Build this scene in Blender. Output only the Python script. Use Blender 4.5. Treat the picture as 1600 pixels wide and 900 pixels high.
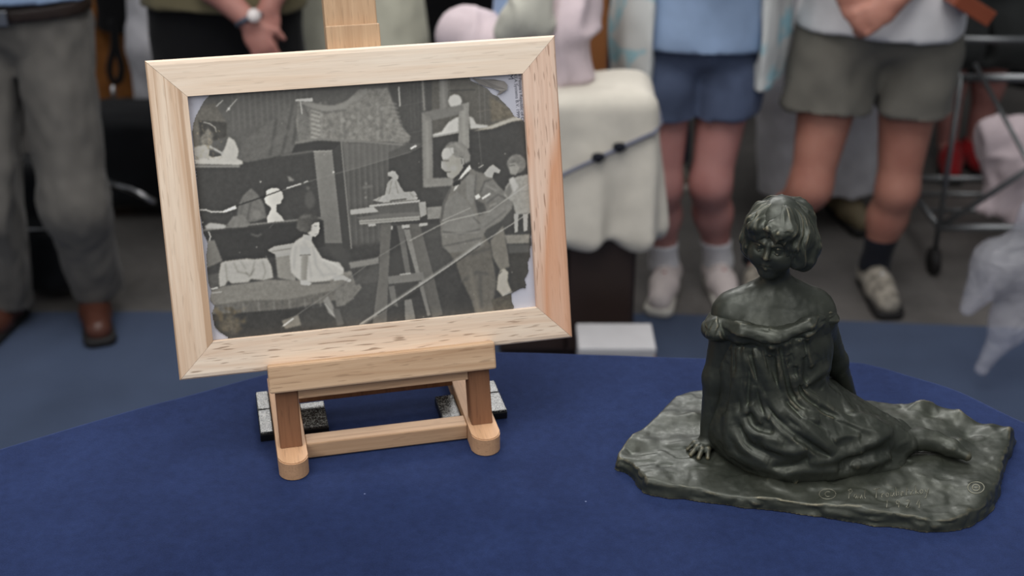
import bpy, bmesh, math, random
import numpy as np
from mathutils import Vector, Matrix, Euler

for o in list(bpy.data.objects): bpy.data.objects.remove(o, do_unlink=True)
scene = bpy.context.scene
COL = scene.collection
random.seed(7)

# ------------------------------------------------------------------ camera
CAM_H, PITCH, FPX = 1.85, math.radians(26.0), 2100.0
cd = bpy.data.cameras.new('camera'); cam = bpy.data.objects.new('camera', cd); COL.objects.link(cam)
cam.location = (0, 0, CAM_H); cam.rotation_euler = (math.pi/2 - PITCH, 0, 0)
cd.sensor_width = 36.0; cd.lens = 36.0*FPX/1600.0; cd.clip_start = 0.05; cd.clip_end = 100
cd.dof.use_dof = True; cd.dof.focus_distance = 1.55; cd.dof.aperture_fstop = 4.0
scene.camera = cam

# ------------------------------------------------------------------ light, exposure
w = bpy.data.worlds.new('hall_ambient'); scene.world = w; w.use_nodes = True
w.node_tree.nodes['Background'].inputs[0].default_value = (0.92, 0.96, 1.0, 1)
w.node_tree.nodes['Background'].inputs[1].default_value = 0.24
def area(name, loc, target, size, power, col=(1, .985, .965), sy=None):
    l = bpy.data.lights.new(name, 'AREA'); l.energy = power; l.color = col; l.size = size
    if sy: l.shape = 'RECTANGLE'; l.size_y = sy
    o = bpy.data.objects.new(name, l); COL.objects.link(o); o.location = loc
    o.rotation_euler = (Vector(target)-Vector(loc)).to_track_quat('-Z', 'Y').to_euler()
    return o
area('hall_ceiling_light', (-0.3, 1.3, 4.8), (0, 2.2, 0), 3.4, 150, sy=2.4)
area('hall_ceiling_light', (0.9, 4.0, 4.4), (0.3, 1.8, .9), 1.2, 34)
area('hall_ceiling_light', (-0.4, 7.6, 4.7), (0.1, 1.4, .95), 3.6, 190, sy=1.2)
area('studio_softbox', (-1.3, -.6, 2.9), (0.0, 1.4, .95), 1.8, 36)
area('studio_softbox', (1.5, -.4, 2.9), (0.2, 1.4, .95), 1.5, 17)
scene.view_settings.view_transform = 'Standard'; scene.view_settings.look = 'None'
scene.view_settings.gamma = 1.0; scene.view_settings.use_curve_mapping = False
scene.view_settings.exposure = -0.12

# ------------------------------------------------------------------ helpers
def tag(o, label=None, cat=None, group=None, kind=None):
    if label: o['label'] = label
    if cat: o['category'] = cat
    if group: o['group'] = group
    if kind: o['kind'] = kind
    return o
def empty(name, loc, label, cat, rz=0, group=None):
    o = bpy.data.objects.new(name, None); COL.objects.link(o); o.location = loc; o.rotation_euler = (0, 0, rz)
    o.empty_display_size = .05
    return tag(o, label, cat, group)
def link_mesh(name, me, mat=None, parent=None, smooth=True):
    if mat: me.materials.append(mat)
    o = bpy.data.objects.new(name, me); COL.objects.link(o)
    if smooth: me.polygons.foreach_set('use_smooth', [True]*len(me.polygons))
    if parent is not None:                       # geometry is given in world coordinates
        o.parent = parent
        o.matrix_parent_inverse = Matrix.Identity(4)
        M = parent.matrix_basis.inverted() if parent.parent is None else (parent.parent.matrix_basis @ parent.matrix_basis).inverted()
        o.matrix_basis = M
    return o
def mesh_np(name, V, F, mat=None, parent=None, smooth=True):
    me = bpy.data.meshes.new(name)
    V = np.asarray(V, np.float32); F = np.asarray(F, np.int32); k = F.shape[1]
    me.vertices.add(len(V)); me.vertices.foreach_set('co', V.ravel())
    me.loops.add(F.size); me.loops.foreach_set('vertex_index', F.ravel())
    me.polygons.add(len(F)); me.polygons.foreach_set('loop_start', np.arange(0, F.size, k, dtype=np.int32))
    me.update(calc_edges=True); me.validate()
    return link_mesh(name, me, mat, parent, smooth)
def mesh_py(name, V, F, mat=None, parent=None, smooth=False):
    me = bpy.data.meshes.new(name); me.from_pydata([tuple(v) for v in V], [], F); me.update()
    return link_mesh(name, me, mat, parent, smooth)
def mesh_bm(name, bm, mat=None, parent=None, smooth=False):
    bmesh.ops.recalc_face_normals(bm, faces=bm.faces[:])
    me = bpy.data.meshes.new(name); bm.to_mesh(me); bm.free()
    return link_mesh(name, me, mat, parent, smooth)

def ray(px, py):
    a, b = (px-800)/FPX, (py-450)/FPX
    c, s = math.cos(PITCH), math.sin(PITCH)
    return np.array([a, c-b*s, -s-b*c])
CAMP = np.array([0, 0, CAM_H])
def W(px, py, Y):                                # world point at depth y = Y
    d = ray(px, py); return CAMP + d*(Y/d[1])
def G(px, py, z=0.0):                            # world point at height z
    d = ray(px, py); return CAMP + d*((z-CAM_H)/d[2])

def basis_box(bm, c, ex, ey, ez, hx, hy, hz, bev=0.0, seg=2):
    c, ex, ey, ez = [Vector(v) for v in (c, ex, ey, ez)]
    vs = [bm.verts.new(c+ex*hx*sx+ey*hy*sy+ez*hz*sz) for sx in (-1, 1) for sy in (-1, 1) for sz in (-1, 1)]
    fs = [(0, 1, 3, 2), (4, 6, 7, 5), (0, 4, 5, 1), (2, 3, 7, 6), (0, 2, 6, 4), (1, 5, 7, 3)]
    faces = [bm.faces.new([vs[i] for i in f]) for f in fs]
    if bev > 0:
        ed = list({e for f in faces for e in f.edges})
        bmesh.ops.bevel(bm, geom=ed, offset=bev, segments=seg, affect='EDGES', profile=.5)
def box_obj(name, c, ex, ey, ez, h, mat, parent=None, bev=.002):
    bm = bmesh.new(); basis_box(bm, c, ex, ey, ez, *h, bev=bev)
    return mesh_bm(name, bm, mat, parent)
def tube_mesh(pts, rad, n=10, closed=False):
    pts = [Vector(p) for p in pts]; V = []; F = []
    rr = rad if hasattr(rad, '__len__') else [rad]*len(pts)
    prev = None
    for i, p in enumerate(pts):
        t = (pts[min(i+1, len(pts)-1)]-pts[max(i-1, 0)]).normalized()
        a = prev if prev is not None else (Vector((0, 0, 1)) if abs(t.z) < .9 else Vector((1, 0, 0)))
        u = (a-t*a.dot(t)).normalized(); v = t.cross(u); prev = u
        for k in range(n):
            an = 2*math.pi*k/n; V.append(p+(u*math.cos(an)+v*math.sin(an))*rr[i])
    for i in range(len(pts)-1):
        for k in range(n):
            F.append((i*n+k, i*n+(k+1) % n, (i+1)*n+(k+1) % n, (i+1)*n+k))
    F.append(tuple(range(n-1, -1, -1))); F.append(tuple((len(pts)-1)*n+k for k in range(n)))
    return V, F
def tube_obj(name, pts, rad, mat, parent=None, n=10):
    V, F = tube_mesh(pts, rad, n); return mesh_py(name, V, F, mat, parent, smooth=True)
def catmull(P, m=6, closed=False):
    P = [np.array(p, float) for p in P]; out = []; n = len(P)
    rng = range(n) if closed else range(n-1)
    for i in rng:
        if closed: a, b, c, d = P[i-1], P[i], P[(i+1) % n], P[(i+2) % n]
        else: a, b, c, d = P[max(i-1, 0)], P[i], P[i+1], P[min(i+2, n-1)]
        for k in range(m):
            t = k/m; out.append(.5*((2*b)+(c-a)*t+(2*a-5*b+4*c-d)*t*t+(3*b-a-3*c+d)*t**3))
    if not closed: out.append(P[-1])
    return out

# ---- numpy value noise
_rs = np.random.RandomState(3); _TAB = _rs.rand(4096).astype(np.float32)
def vnoise(P, scale=1.0, seed=0):
    Q = (np.asarray(P, np.float32)*scale).astype(np.float32)+np.float32(57.3+seed*11.7)
    I = np.floor(Q).astype(np.int64); Fr = (Q-I).astype(np.float32); Fr = Fr*Fr*(3-2*Fr)
    def h(ix, iy, iz): return _TAB[(ix*73856093 ^ iy*19349663 ^ iz*83492791) & 4095]
    x, y, z = I[:, 0], I[:, 1], I[:, 2]; fx, fy, fz = Fr[:, 0], Fr[:, 1], Fr[:, 2]
    def lx(yy, zz): return h(x, yy, zz)*(1-fx)+h(x+1, yy, zz)*fx
    a = lx(y, z)*(1-fy)+lx(y+1, z)*fy; b = lx(y, z+1)*(1-fy)+lx(y+1, z+1)*fy
    return (a*(1-fz)+b*fz)*2-1
def ridged(P, scale, seed=0): return 1-2*np.abs(vnoise(P, scale, seed))

# ---- signed distance shapes
f32 = np.float32
def sd_cone(P, a, b, r0, r1):
    a = np.asarray(a, f32); b = np.asarray(b, f32); ab = b-a; L = float(ab@ab)+1e-12
    t = np.clip(((P-a)@ab)/L, 0, 1)
    return np.linalg.norm(P-a-t[:, None]*ab, axis=1)-(r0+(r1-r0)*t)
def sd_ell(P, c, r, R=None):
    Q = P-np.asarray(c, f32)
    if R is not None: Q = Q@np.asarray(R, f32).T
    r = np.asarray(r, f32)
    k0 = np.linalg.norm(Q/r, axis=1); k1 = np.linalg.norm(Q/(r*r), axis=1)+1e-9
    return k0*(k0-1)/k1
def sd_box(P, c, h, R=None, rnd=0.0):
    Q = P-np.asarray(c, f32)
    if R is not None: Q = Q@np.asarray(R, f32).T
    q = np.abs(Q)-(np.asarray(h, f32)-rnd)
    return np.linalg.norm(np.maximum(q, 0), axis=1)+np.minimum(q.max(axis=1), 0)-rnd
def smin(a, b, k):
    h = np.maximum(k-np.abs(a-b), 0)/k; return np.minimum(a, b)-h*h*k*.25
def smax(a, b, k): return -smin(-a, -b, k)
def rotz(a):
    c, s = math.cos(a), math.sin(a); return np.array([[c, s, 0], [-s, c, 0], [0, 0, 1]])  # world -> local
def seg_chain(P, pts, rads, k):
    d = None
    for i in range(len(pts)-1):
        e = sd_cone(P, pts[i], pts[i+1], rads[i], rads[i+1]); d = e if d is None else smin(d, e, k)
    return d
def sdf_mesh(fn, lo, hi, h, slack=1.0, B=8):
    lo = np.asarray(lo, float); hi = np.asarray(hi, float)
    nb = np.ceil((hi-lo)/(h*B)).astype(int); n = nb*B+1
    g = [lo[i]+h*B*(np.arange(nb[i])+.5) for i in range(3)]
    C = np.stack(np.meshgrid(*g, indexing='ij'), -1).reshape(-1, 3).astype(f32)
    dc = fn(C); act = np.abs(dc) < h*B*.5*1.7321*1.1*slack+h*2
    D = np.ones(tuple(n), f32)
    S = np.repeat(np.repeat(np.repeat(np.where(dc < 0, -1, 1).reshape(tuple(nb)), B, 0), B, 1), B, 2)
    D[:-1, :-1, :-1] = S; D[-1] = 1; D[:, -1] = 1; D[:, :, -1] = 1
    idx = np.argwhere(act.reshape(tuple(nb)))
    loc = np.stack(np.meshgrid(*[np.arange(B+1)]*3, indexing='ij'), -1).reshape(-1, 3)
    for s in range(0, len(idx), 600):
        I = (idx[s:s+600, None, :]*B+loc[None]).reshape(-1, 3)
        D[I[:, 0], I[:, 1], I[:, 2]] = fn((lo+I*h).astype(f32))
    D[0] = 1; D[:, 0] = 1; D[:, :, 0] = 1; D[-1] = 1; D[:, -1] = 1; D[:, :, -1] = 1
    ins = D < 0
    cnt = np.zeros(tuple(n-1), np.int8)
    sl = [(slice(0, -1), slice(1, None))]*3
    for a in (0, 1):
        for b in (0, 1):
            for c in (0, 1): cnt += ins[sl[0][a], sl[1][b], sl[2][c]]
    cells = np.argwhere((cnt > 0) & (cnt < 8)); vid = np.full(tuple(n-1), -1, np.int32)
    vid[cells[:, 0], cells[:, 1], cells[:, 2]] = np.arange(len(cells))
    acc = np.zeros((len(cells), 3), f32); num = np.zeros(len(cells), f32)
    for ax in range(3):
        o1, o2 = [i for i in range(3) if i != ax]
        for a in (0, 1):
            for b in (0, 1):
                q = np.zeros(3, int); q[o1] = a; q[o2] = b; q2 = q.copy(); q2[ax] = 1
                p0 = cells+q; p1 = cells+q2
                d0 = D[p0[:, 0], p0[:, 1], p0[:, 2]]; d1 = D[p1[:, 0], p1[:, 1], p1[:, 2]]
                m = (d0 < 0) != (d1 < 0); t = np.where(m, d0/(d0-d1+1e-12), 0)
                v = np.broadcast_to(q, (len(cells), 3)).astype(f32).copy(); v[:, ax] = t
                acc += v*m[:, None]; num += m
    V = lo+h*(cells+acc/num[:, None])
    quads = []
    for ax in range(3):
        o1, o2 = (ax+1) % 3, (ax+2) % 3
        s0 = [slice(1, -1)]*3; s1 = [slice(1, -1)]*3; s0[ax] = slice(0, -1); s1[ax] = slice(1, None)
        a, b = ins[tuple(s0)], ins[tuple(s1)]
        E = np.argwhere(a != b); fl = a[E[:, 0], E[:, 1], E[:, 2]]
        off = np.ones(3, int); off[ax] = 0; E = E+off
        def cell(d1, d2):
            q = E.copy(); q[:, o1] -= d1; q[:, o2] -= d2; return vid[q[:, 0], q[:, 1], q[:, 2]]
        Q = np.stack([cell(1, 1), cell(0, 1), cell(0, 0), cell(1, 0)], 1)
        Q[~fl] = Q[~fl][:, ::-1]; quads.append(Q)
    return V, np.concatenate(quads)
def sdf_obj(name, fn, lo, hi, h, mat, parent=None, disp=None, slack=1.0):
    V, F = sdf_mesh(fn, lo, hi, h, slack)
    if disp is not None:
        e = h*.5; V32 = V.astype(f32)
        N = np.stack([fn(V32+np.eye(3, dtype=f32)[i]*e)-fn(V32-np.eye(3, dtype=f32)[i]*e) for i in range(3)], 1)
        N /= np.linalg.norm(N, axis=1)[:, None]+1e-9
        V = V+N*disp(V32)[:, None]
    return mesh_np(name, V, F, mat, parent)
def march(fn, px, py, tmin=1.0, tmax=2.4):       # first surface point along a line of sight
    d = ray(px, py); d = d/np.linalg.norm(d); t = tmin
    for _ in range(160):
        v = float(fn((CAMP+d*t)[None].astype(f32))[0])
        if v < 2e-4: return CAMP+d*t
        t += max(v*.8, 2e-4)
        if t > tmax: return None
    return CAMP+d*t

# ------------------------------------------------------------------ materials
def lin(c):
    return tuple(((v/255)/12.92 if v/255 <= .04045 else ((v/255+.055)/1.055)**2.4) for v in c)
class NT:
    def __init__(s, name):
        s.m = bpy.data.materials.new(name); s.m.use_nodes = True; s.t = s.m.node_tree; s.n = s.t.nodes
        s.b = s.n['Principled BSDF']
    def add(s, ty, **kw):
        n = s.n.new(ty)
        for k, v in kw.items():
            if k.startswith('_'): n.inputs[int(k[1:])].default_value = v
            else: setattr(n, k, v)
        return n
    def l(s, a, b): s.t.links.new(a, b)
    def coord(s, scale=(1, 1, 1), kind='Object', rot=(0, 0, 0)):
        c = s.add('ShaderNodeTexCoord'); m = s.add('ShaderNodeMapping')
        m.inputs['Scale'].default_value = scale; m.inputs['Rotation'].default_value = rot
        s.l(c.outputs[kind], m.inputs[0]); return m.outputs[0]
    def noise(s, vec, scale, detail=3, rough=.55, dist=0):
        n = s.add('ShaderNodeTexNoise'); n.inputs['Scale'].default_value = scale; n.inputs['Detail'].default_value = detail
        n.inputs['Roughness'].default_value = rough; n.inputs['Distortion'].default_value = dist; s.l(vec, n.inputs['Vector']); return n.outputs['Fac']
    def ramp(s, fac, stops):
        r = s.add('ShaderNodeValToRGB'); e = r.color_ramp.elements
        while len(e) < len(stops): e.new(.5)
        for el, (p, c) in zip(e, stops): el.position = p; el.color = (*c, 1) if len(c) == 3 else c
        s.l(fac, r.inputs[0]); return r.outputs[0]
    def mix(s, fac, a, b, mode='MIX'):
        m = s.add('ShaderNodeMix', data_type='RGBA', blend_type=mode)
        for sock, v in ((m.inputs[0], fac), (m.inputs[6], a), (m.inputs[7], b)):
            if hasattr(v, 'links'): s.l(v, sock)
            elif isinstance(v, (int, float)): sock.default_value = v
            else: sock.default_value = (*v, 1)
        return m.outputs[2]
    def bump(s, h, strength=.3, dist=.002, prev=None):
        b = s.add('ShaderNodeBump'); b.inputs['Strength'].default_value = strength; b.inputs['Distance'].default_value = dist
        s.l(h, b.inputs['Height'])
        if prev is not None: s.l(prev, b.inputs['Normal'])
        return b.outputs[0]
    def set(s, col=None, rough=None, metal=None, spec=None, normal=None, sheen=None):
        b = s.b
        if col is not None:
            if hasattr(col, 'links'): s.l(col, b.inputs['Base Color'])
            else: b.inputs['Base Color'].default_value = (*col, 1)
        if rough is not None:
            if hasattr(rough, 'links'): s.l(rough, b.inputs['Roughness'])
            else: b.inputs['Roughness'].default_value = rough
        if metal is not None: b.inputs['Metallic'].default_value = metal
        if spec is not None: b.inputs['Specular IOR Level'].default_value = spec
        if normal is not None: s.l(normal, b.inputs['Normal'])
        if sheen is not None: b.inputs['Sheen Weight'].default_value = sheen; b.inputs['Sheen Roughness'].default_value = .4
        return s.m
def cloth_mat(name, rgb, var=.12, scale=9, bump=.25, rough=.9, sheen=.1, weave=True):
    t = NT(name); c = lin(rgb); v = t.coord()
    n = t.noise(v, scale, 4)
    col = t.ramp(n, [(.3, tuple(x*(1-var) for x in c)), (.7, tuple(min(1, x*(1+var)) for x in c))])
    f = t.noise(v, 420, 2) if weave else n
    return t.set(col, rough, 0, .2, t.bump(f, bump, .002), sheen)
def plain(name, rgb, rough=.6, metal=0, spec=.4, var=.08, scale=14, bump=.08):
    t = NT(name); c = lin(rgb); v = t.coord(); n = t.noise(v, scale, 5)
    col = t.ramp(n, [(.3, tuple(x*(1-var) for x in c)), (.7, tuple(min(1, x*(1+var)) for x in c))])
    return t.set(col, rough, metal, spec, t.bump(n, bump, .003))
def skin_mat(name, rgb):
    t = NT(name); c = lin(rgb); v = t.coord(); n = t.noise(v, 11, 5)
    col = t.ramp(n, [(.3, (c[0]*.85, c[1]*.75, c[2]*.75)), (.7, (c[0]*1.08, c[1]*1.08, c[2]*1.08))])
    m = t.set(col, .55, 0, .35, t.bump(t.noise(v, 200, 2), .1, .001))
    t.b.inputs['Subsurface Weight'].default_value = .1; t.b.inputs['Subsurface Radius'].default_value = (.01, .004, .002)
    return m
def pine(name, axis, light, dark, streak=.5, seed=0, fleck=.5, band=None, rough=.55, lines=0.0):
    """axis: 0 grain along local x, 1 along y, 2 along z"""
    t = NT(name); sc = [26, 26, 26]; sc[axis] = 1.6
    v0 = t.coord(); ad = t.add('ShaderNodeVectorMath', operation='ADD'); ad.inputs[1].default_value = (seed*3.1, seed*1.7, seed*2.3); t.l(v0, ad.inputs[0])
    def mp(s):
        m = t.add('ShaderNodeMapping'); m.inputs['Scale'].default_value = s; t.l(ad.outputs[0], m.inputs[0]); return m.outputs[0]
    g = t.noise(mp(sc), 2.2, 4, .6, .9)
    col = t.ramp(g, [(.34, lin(light)), (.56, tuple(a*.5+b*.5 for a, b in zip(lin(light), lin(dark)))), (.74, lin(dark))])
    col = t.mix(1-streak, col, lin(light))
    sc2 = [430, 430, 430]; sc2[axis] = 34
    fl = t.noise(mp(sc2), 1.0, 1, .4)
    flm = t.ramp(fl, [(.62, (0, 0, 0)), (.69, (1, 1, 1))])
    mm = t.add('ShaderNodeMath', operation='MULTIPLY'); t.l(flm, mm.inputs[0]); mm.inputs[1].default_value = fleck
    col = t.mix(mm.outputs[0], col, tuple(x*.45 for x in lin(dark)))
    if lines:
        sc5 = [130, 130, 130]; sc5[axis] = 1.8
        ln = t.ramp(t.noise(mp(sc5), 1.0, 2, .5, .25), [(.50, (0, 0, 0)), (.58, (1, 1, 1))]); ml = t.add('ShaderNodeMath', operation='MULTIPLY'); t.l(ln, ml.inputs[0]); ml.inputs[1].default_value = lines
        col = t.mix(ml.outputs[0], col, tuple(x*.82 for x in lin(dark)))
    if band:
        sc3 = [9, 9, 9]; sc3[axis] = 1.2
        bn = t.noise(mp(sc3), 1.6, 2, .4, .6); col = t.mix(t.ramp(bn, [(.50, (0, 0, 0)), (.54, (1, 1, 1)), (.62, (.5, .5, .5)), (.7, (0, 0, 0))]), col, lin(band))
    sc4 = [300, 300, 300]; sc4[axis] = 9
    fine = t.noise(mp(sc4), 1.5, 3)
    col = t.mix(.18, col, t.ramp(fine, [(.3, (.55, .5, .45)), (.7, (1, 1, 1))]), 'MULTIPLY')
    return t.set(col, rough, 0, .35, t.bump(fine, .12, .0008))

# ================================================================== SETTING
TZ = 0.941                                        # table top height
M_floor = NT('concrete_floor')
_v = M_floor.coord(); _n = M_floor.noise(_v, 2.2, 6, .65); _n2 = M_floor.noise(_v, 30, 4)
M_floor.set(M_floor.ramp(_n, [(.3, lin((78, 76, 74))), (.7, lin((108, 104, 101)))]), M_floor.ramp(_n2, [(.3, (.35,)*3), (.7, (.6,)*3)]), 0, .5, M_floor.bump(_n2, .06, .004))
M_carpet = cloth_mat('blue_carpet', (64, 76, 100), .14, 3, .5, .95, .15)
M_drape = cloth_mat('black_drape', (16, 16, 18), .2, 3, .3, .95, .05)
fl = mesh_py('floor', [(-8, -3, 0), (8, -3, 0), (8, 9, 0), (-8, 9, 0)], [(0, 1, 2, 3)], M_floor.m); tag(fl, kind='structure')
bm = bmesh.new()
for e in [[(-4.0, 3.60), (-1.1, 3.625), (.45, 3.61), (1.5, 3.52), (4, 3.30), (4, -2.2), (-4, -2.2)]]:
    a = [bm.verts.new((x, y, .0005)) for x, y in e]; b = [bm.verts.new((x, y, .003)) for x, y in e]
    bm.faces.new(b)
    for i in range(len(e)): bm.faces.new((a[i], a[(i+1) % len(e)], b[(i+1) % len(e)], b[i]))
c = mesh_bm('carpet', bm, M_carpet); tag(c, 'blue carpet laid on the grey concrete floor around the table', 'carpet')
# pleated black drape closing the hall behind the crowd
V, F = [], []; NP = 520
for i in range(NP+1):
    x = -6+12*i/NP
    y = 5.9+.05*math.sin(x*21)+.03*math.sin(x*9.3+1)
    V += [(x, y, 0.0), (x, y, 2.6)]
    if i: F.append((2*i-2, 2*i, 2*i+1, 2*i-1))
wb = mesh_py('wall_back', V, F, M_drape, smooth=True); tag(wb, kind='structure')

# ================================================================== TABLE
tv = NT('blue_velvet'); _v = tv.coord()
_a = tv.noise(_v, 7, 4, .6); _b = tv.noise(_v, 90, 4, .7); _c = tv.noise(_v, 900, 2)
_col = tv.ramp(_a, [(.3, lin((26, 37, 69))), (.7, lin((34, 47, 83)))])
_col = tv.mix(.5, _col, tv.ramp(_b, [(.3, (.55, .55, .6)), (.7, (1.25, 1.25, 1.25))]), 'MULTIPLY')
_col = tv.mix(.35, _col, tv.ramp(_c, [(.3, (.4, .4, .45)), (.7, (1.5, 1.5, 1.5))]), 'MULTIPLY')
_vo = tv.add('ShaderNodeTexVoronoi'); _vo.inputs['Scale'].default_value = 26; tv.l(_v, _vo.inputs[0])
_lint = tv.ramp(_vo.outputs['Distance'], [(.022, (1, 1, 1)), (.032, (0, 0, 0))])
_msk = tv.ramp(tv.noise(_v, 30, 1), [(.60, (0, 0, 0)), (.66, (1, 1, 1))])
_col = tv.mix(tv.mix(1.0, _lint, _msk, 'MULTIPLY'), _col, lin((120, 130, 165)))
tv.set(_col, .95, 0, .1, tv.bump(_c, .5, .0012), .35)
tv.b.inputs['Sheen Tint'].default_value = (.35, .45, .9, 1)
k = 1.0377
EDGE = [(.634, 1.425), (.577, 1.499), (.522, 1.541), (.485, 1.566), (.44, 1.578), (.25, 1.588), (.121, 1.597), (-.035, 1.605), (-.15, 1.598),
        (-.25, 1.575), (-.321, 1.546), (-.411, 1.492), (-.482, 1.451), (-.613, 1.364), (-.75, 1.27), (-.85, 1.15), (-.87, .98),
        (-.72, .84), (-.35, .79), (.35, .79), (.72, .84), (.87, .98), (.85, 1.15), (.76, 1.28)]
OUT = [np.array(p)*k for p in catmull(EDGE, 8, True)]
n = len(OUT); ctr = np.array([0, 1.2])
nrm = []
for i in range(n):
    t = OUT[(i+1) % n]-OUT[i-1]; t /= np.linalg.norm(t); q = np.array([t[1], -t[0]])
    if q@(OUT[i]-ctr) < 0: q = -q
    nrm.append(q)
V, F = [], []
rings = []
R0 = .010
prof = [(-R0, 0)]+[(-R0+R0*math.sin(a), -R0+R0*math.cos(a)) for a in np.linspace(.3, math.pi/2, 5)]
prof += [(.004, -.1), (.012, -.3), (.02, -.6)]
for (o, dz) in prof:
    r = []
    for i in range(n):
        wv = (0 if dz > -.05 else -dz*.045*math.sin(i*2*math.pi*30/n))
        p = OUT[i]+nrm[i]*(o+wv); r.append(len(V)); V.append((p[0], p[1], TZ+dz))
    rings.append(r)
for a, b in zip(rings, rings[1:]):
    for i in range(n): F.append((a[i], b[i], b[(i+1) % n], a[(i+1) % n]))
F.append(tuple(rings[0]))
cl = mesh_py('tablecloth', V, F, tv.m, smooth=True)
for p in cl.data.polygons:
    if len(p.vertices) > 4: p.use_smooth = False
tag(cl, 'dark blue velvet cloth covering the display table top', 'tablecloth')
M_tw = plain('table_wood', (70, 55, 44), .6)
tb = empty('display_table', (0, 1.2, 0), 'display table hidden under the dark blue velvet cloth', 'table')
bm = bmesh.new()
IN = [OUT[i]-nrm[i]*.012 for i in range(0, n, 2)]
a = [bm.verts.new((p[0], p[1], TZ-.045)) for p in IN]; b = [bm.verts.new((p[0], p[1], TZ-.004)) for p in IN]
bm.faces.new(a); bm.faces.new(b)
for i in range(len(IN)): bm.faces.new((a[i], a[(i+1) % len(IN)], b[(i+1) % len(IN)], b[i]))
mesh_bm('tabletop', bm, M_tw, tb)
for sx, sy in ((-.6, 1.0), (.6, 1.0), (-.35, 1.45), (.4, 1.45)):
    tube_obj('leg', [(sx, sy, .008), (sx, sy, .5), (sx, sy, TZ-.045)], [.022, .026, .03], M_tw, tb)

# ================================================================== EASEL AND PICTURE FRAME
YAW, LEAN = .2266, .2912
FC = Vector((-.1697, 1.4802, CAM_H-.6137)); FW, FH, FM = .48, .3726, .0431
MF = Matrix.Translation(FC) @ Euler((-LEAN, 0, YAW), 'XYZ').to_matrix().to_4x4()       # frame axes: x along, y into, z up the frame
bot = MF @ Vector((0, 0, -FH/2))
ME = Matrix.Translation((bot.x, bot.y, TZ)) @ Euler((0, 0, YAW)).to_matrix().to_4x4()  # easel axes on the table
def put(o, parent, M):
    o.parent = parent; o.matrix_parent_inverse = Matrix.Identity(4)
    pw = parent.matrix_basis if parent.parent is None else parent.parent.matrix_basis @ parent.matrix_basis
    o.matrix_basis = pw.inverted() @ M; return o
def lbox(name, parent, M, x0, x1, y0, y1, z0, z1, mat, bev=.0015):
    bm = bmesh.new()
    basis_box(bm, ((x0+x1)/2, (y0+y1)/2, (z0+z1)/2), (1, 0, 0), (0, 1, 0), (0, 0, 1), abs(x1-x0)/2, abs(y1-y0)/2, abs(z1-z0)/2, bev)
    return put(mesh_bm(name, bm, mat), parent, M)
E_light, E_dark = (204, 174, 143), (164, 127, 94)
M_e_x = pine('easel_wood_lengthwise', 0, E_light, E_dark, .65, 1, .35, lines=.45)
M_e_x2 = pine('easel_wood_rail', 0, (204, 169, 136), E_dark, .6, 5, .3, lines=.35)
M_e_y = pine('easel_wood_runner', 1, (202, 160, 124), E_dark, .5, 2, .2)
M_e_z = pine('easel_wood_post', 2, (134, 92, 64), (98, 64, 42), .7, 3, .3)
M_e_m = pine('easel_wood_mast', 2, (196, 165, 133), (158, 122, 90), .7, 4, .2)
ez = empty('wooden_easel', (bot.x, bot.y, TZ), 'small light wood tabletop easel holding the framed photograph', 'easel', YAW)
PX = .1177
inv = ME.inverted() @ MF
def fr2e(p): return inv @ Vector(p)
zf0 = fr2e((0, 0, -.2112))
for sx in (-1, 1):
    # runner lying on the table with a rounded front end
    pz = (MF @ Vector((0, 0, 0)))
    t = (.024-fr2e((0, 0, 0)).z)/math.cos(LEAN); yp = fr2e((0, 0, t)).y          # where the post plane meets the runner top
    bm = bmesh.new(); r = .0178; yt = yp-.036+r
    prof = [(r*math.cos(a), yt-r*math.sin(a)) for a in np.linspace(0, math.pi, 13)]+[(-r, .15), (r, .15)]
    vb = [bm.verts.new((x+sx*PX, y, 0.0)) for x, y in prof]; vt = [bm.verts.new((x+sx*PX, y, .024)) for x, y in prof]
    bm.faces.new(vb); bm.faces.new(vt)
    for i in range(len(prof)): bm.faces.new((vb[i], vb[(i+1) % len(prof)], vt[(i+1) % len(prof)], vt[i]))
    bmesh.ops.bevel(bm, geom=[e for e in bm.edges if abs(e.verts[0].co.z-e.verts[1].co.z) < 1e-6], offset=.0012, segments=2, affect='EDGES')
    ro = put(mesh_bm('runner', bm, M_e_y), ez, ME)
    # leaning post, sheared foot cut level on the runner
    bm = bmesh.new(); hw = .0132; th = .026
    vs = []
    for (y0, top) in ((0, 1), (th, 1), (th, 0), (0, 0)):
        for x in (-hw, hw):
            if top: v = fr2e((sx*PX+x, y0, -.1872))
            else:
                v = fr2e((sx*PX+x, y0, -.2)); d = fr2e((sx*PX+x, y0, -.3))-v; v = v+d*((.0235-v.z)/d.z)
            vs.append(bm.verts.new(inv.inverted() @ v))
    for f in ((0, 1, 3, 2), (2, 3, 5, 4), (4, 5, 7, 6), (6, 7, 1, 0), (0, 2, 4, 6), (1, 7, 5, 3)): bm.faces.new([vs[i] for i in f])
    bmesh.ops.bevel(bm, geom=bm.edges[:], offset=.001, segments=2, affect='EDGES')
    put(mesh_bm('post', bm, M_e_z), ez, MF)
lbox('ledge', ez, MF, -.1376, .1376, -.0155, -.0005, -.2112, -.1775, M_e_x, .0025)
lbox('shelf', ez, MF, -.1372, .1372, -.0003, .03, -.2108, -.1872, M_e_x2, .001)
lbox('rail', ez, MF, -PX+.0135, PX-.0135, .001, .020, -.2245, -.2112, M_e_x2, .001)
lbox('rail', ez, ME, -PX+.0181, PX-.0181, .075, .097, .024, .050, M_e_z, .001)
lbox('crossbar', ez, ME, -PX+.0179, PX-.0179, yp+.006, yp+.030, .002, .0225, M_e_x2, .0015)
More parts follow.
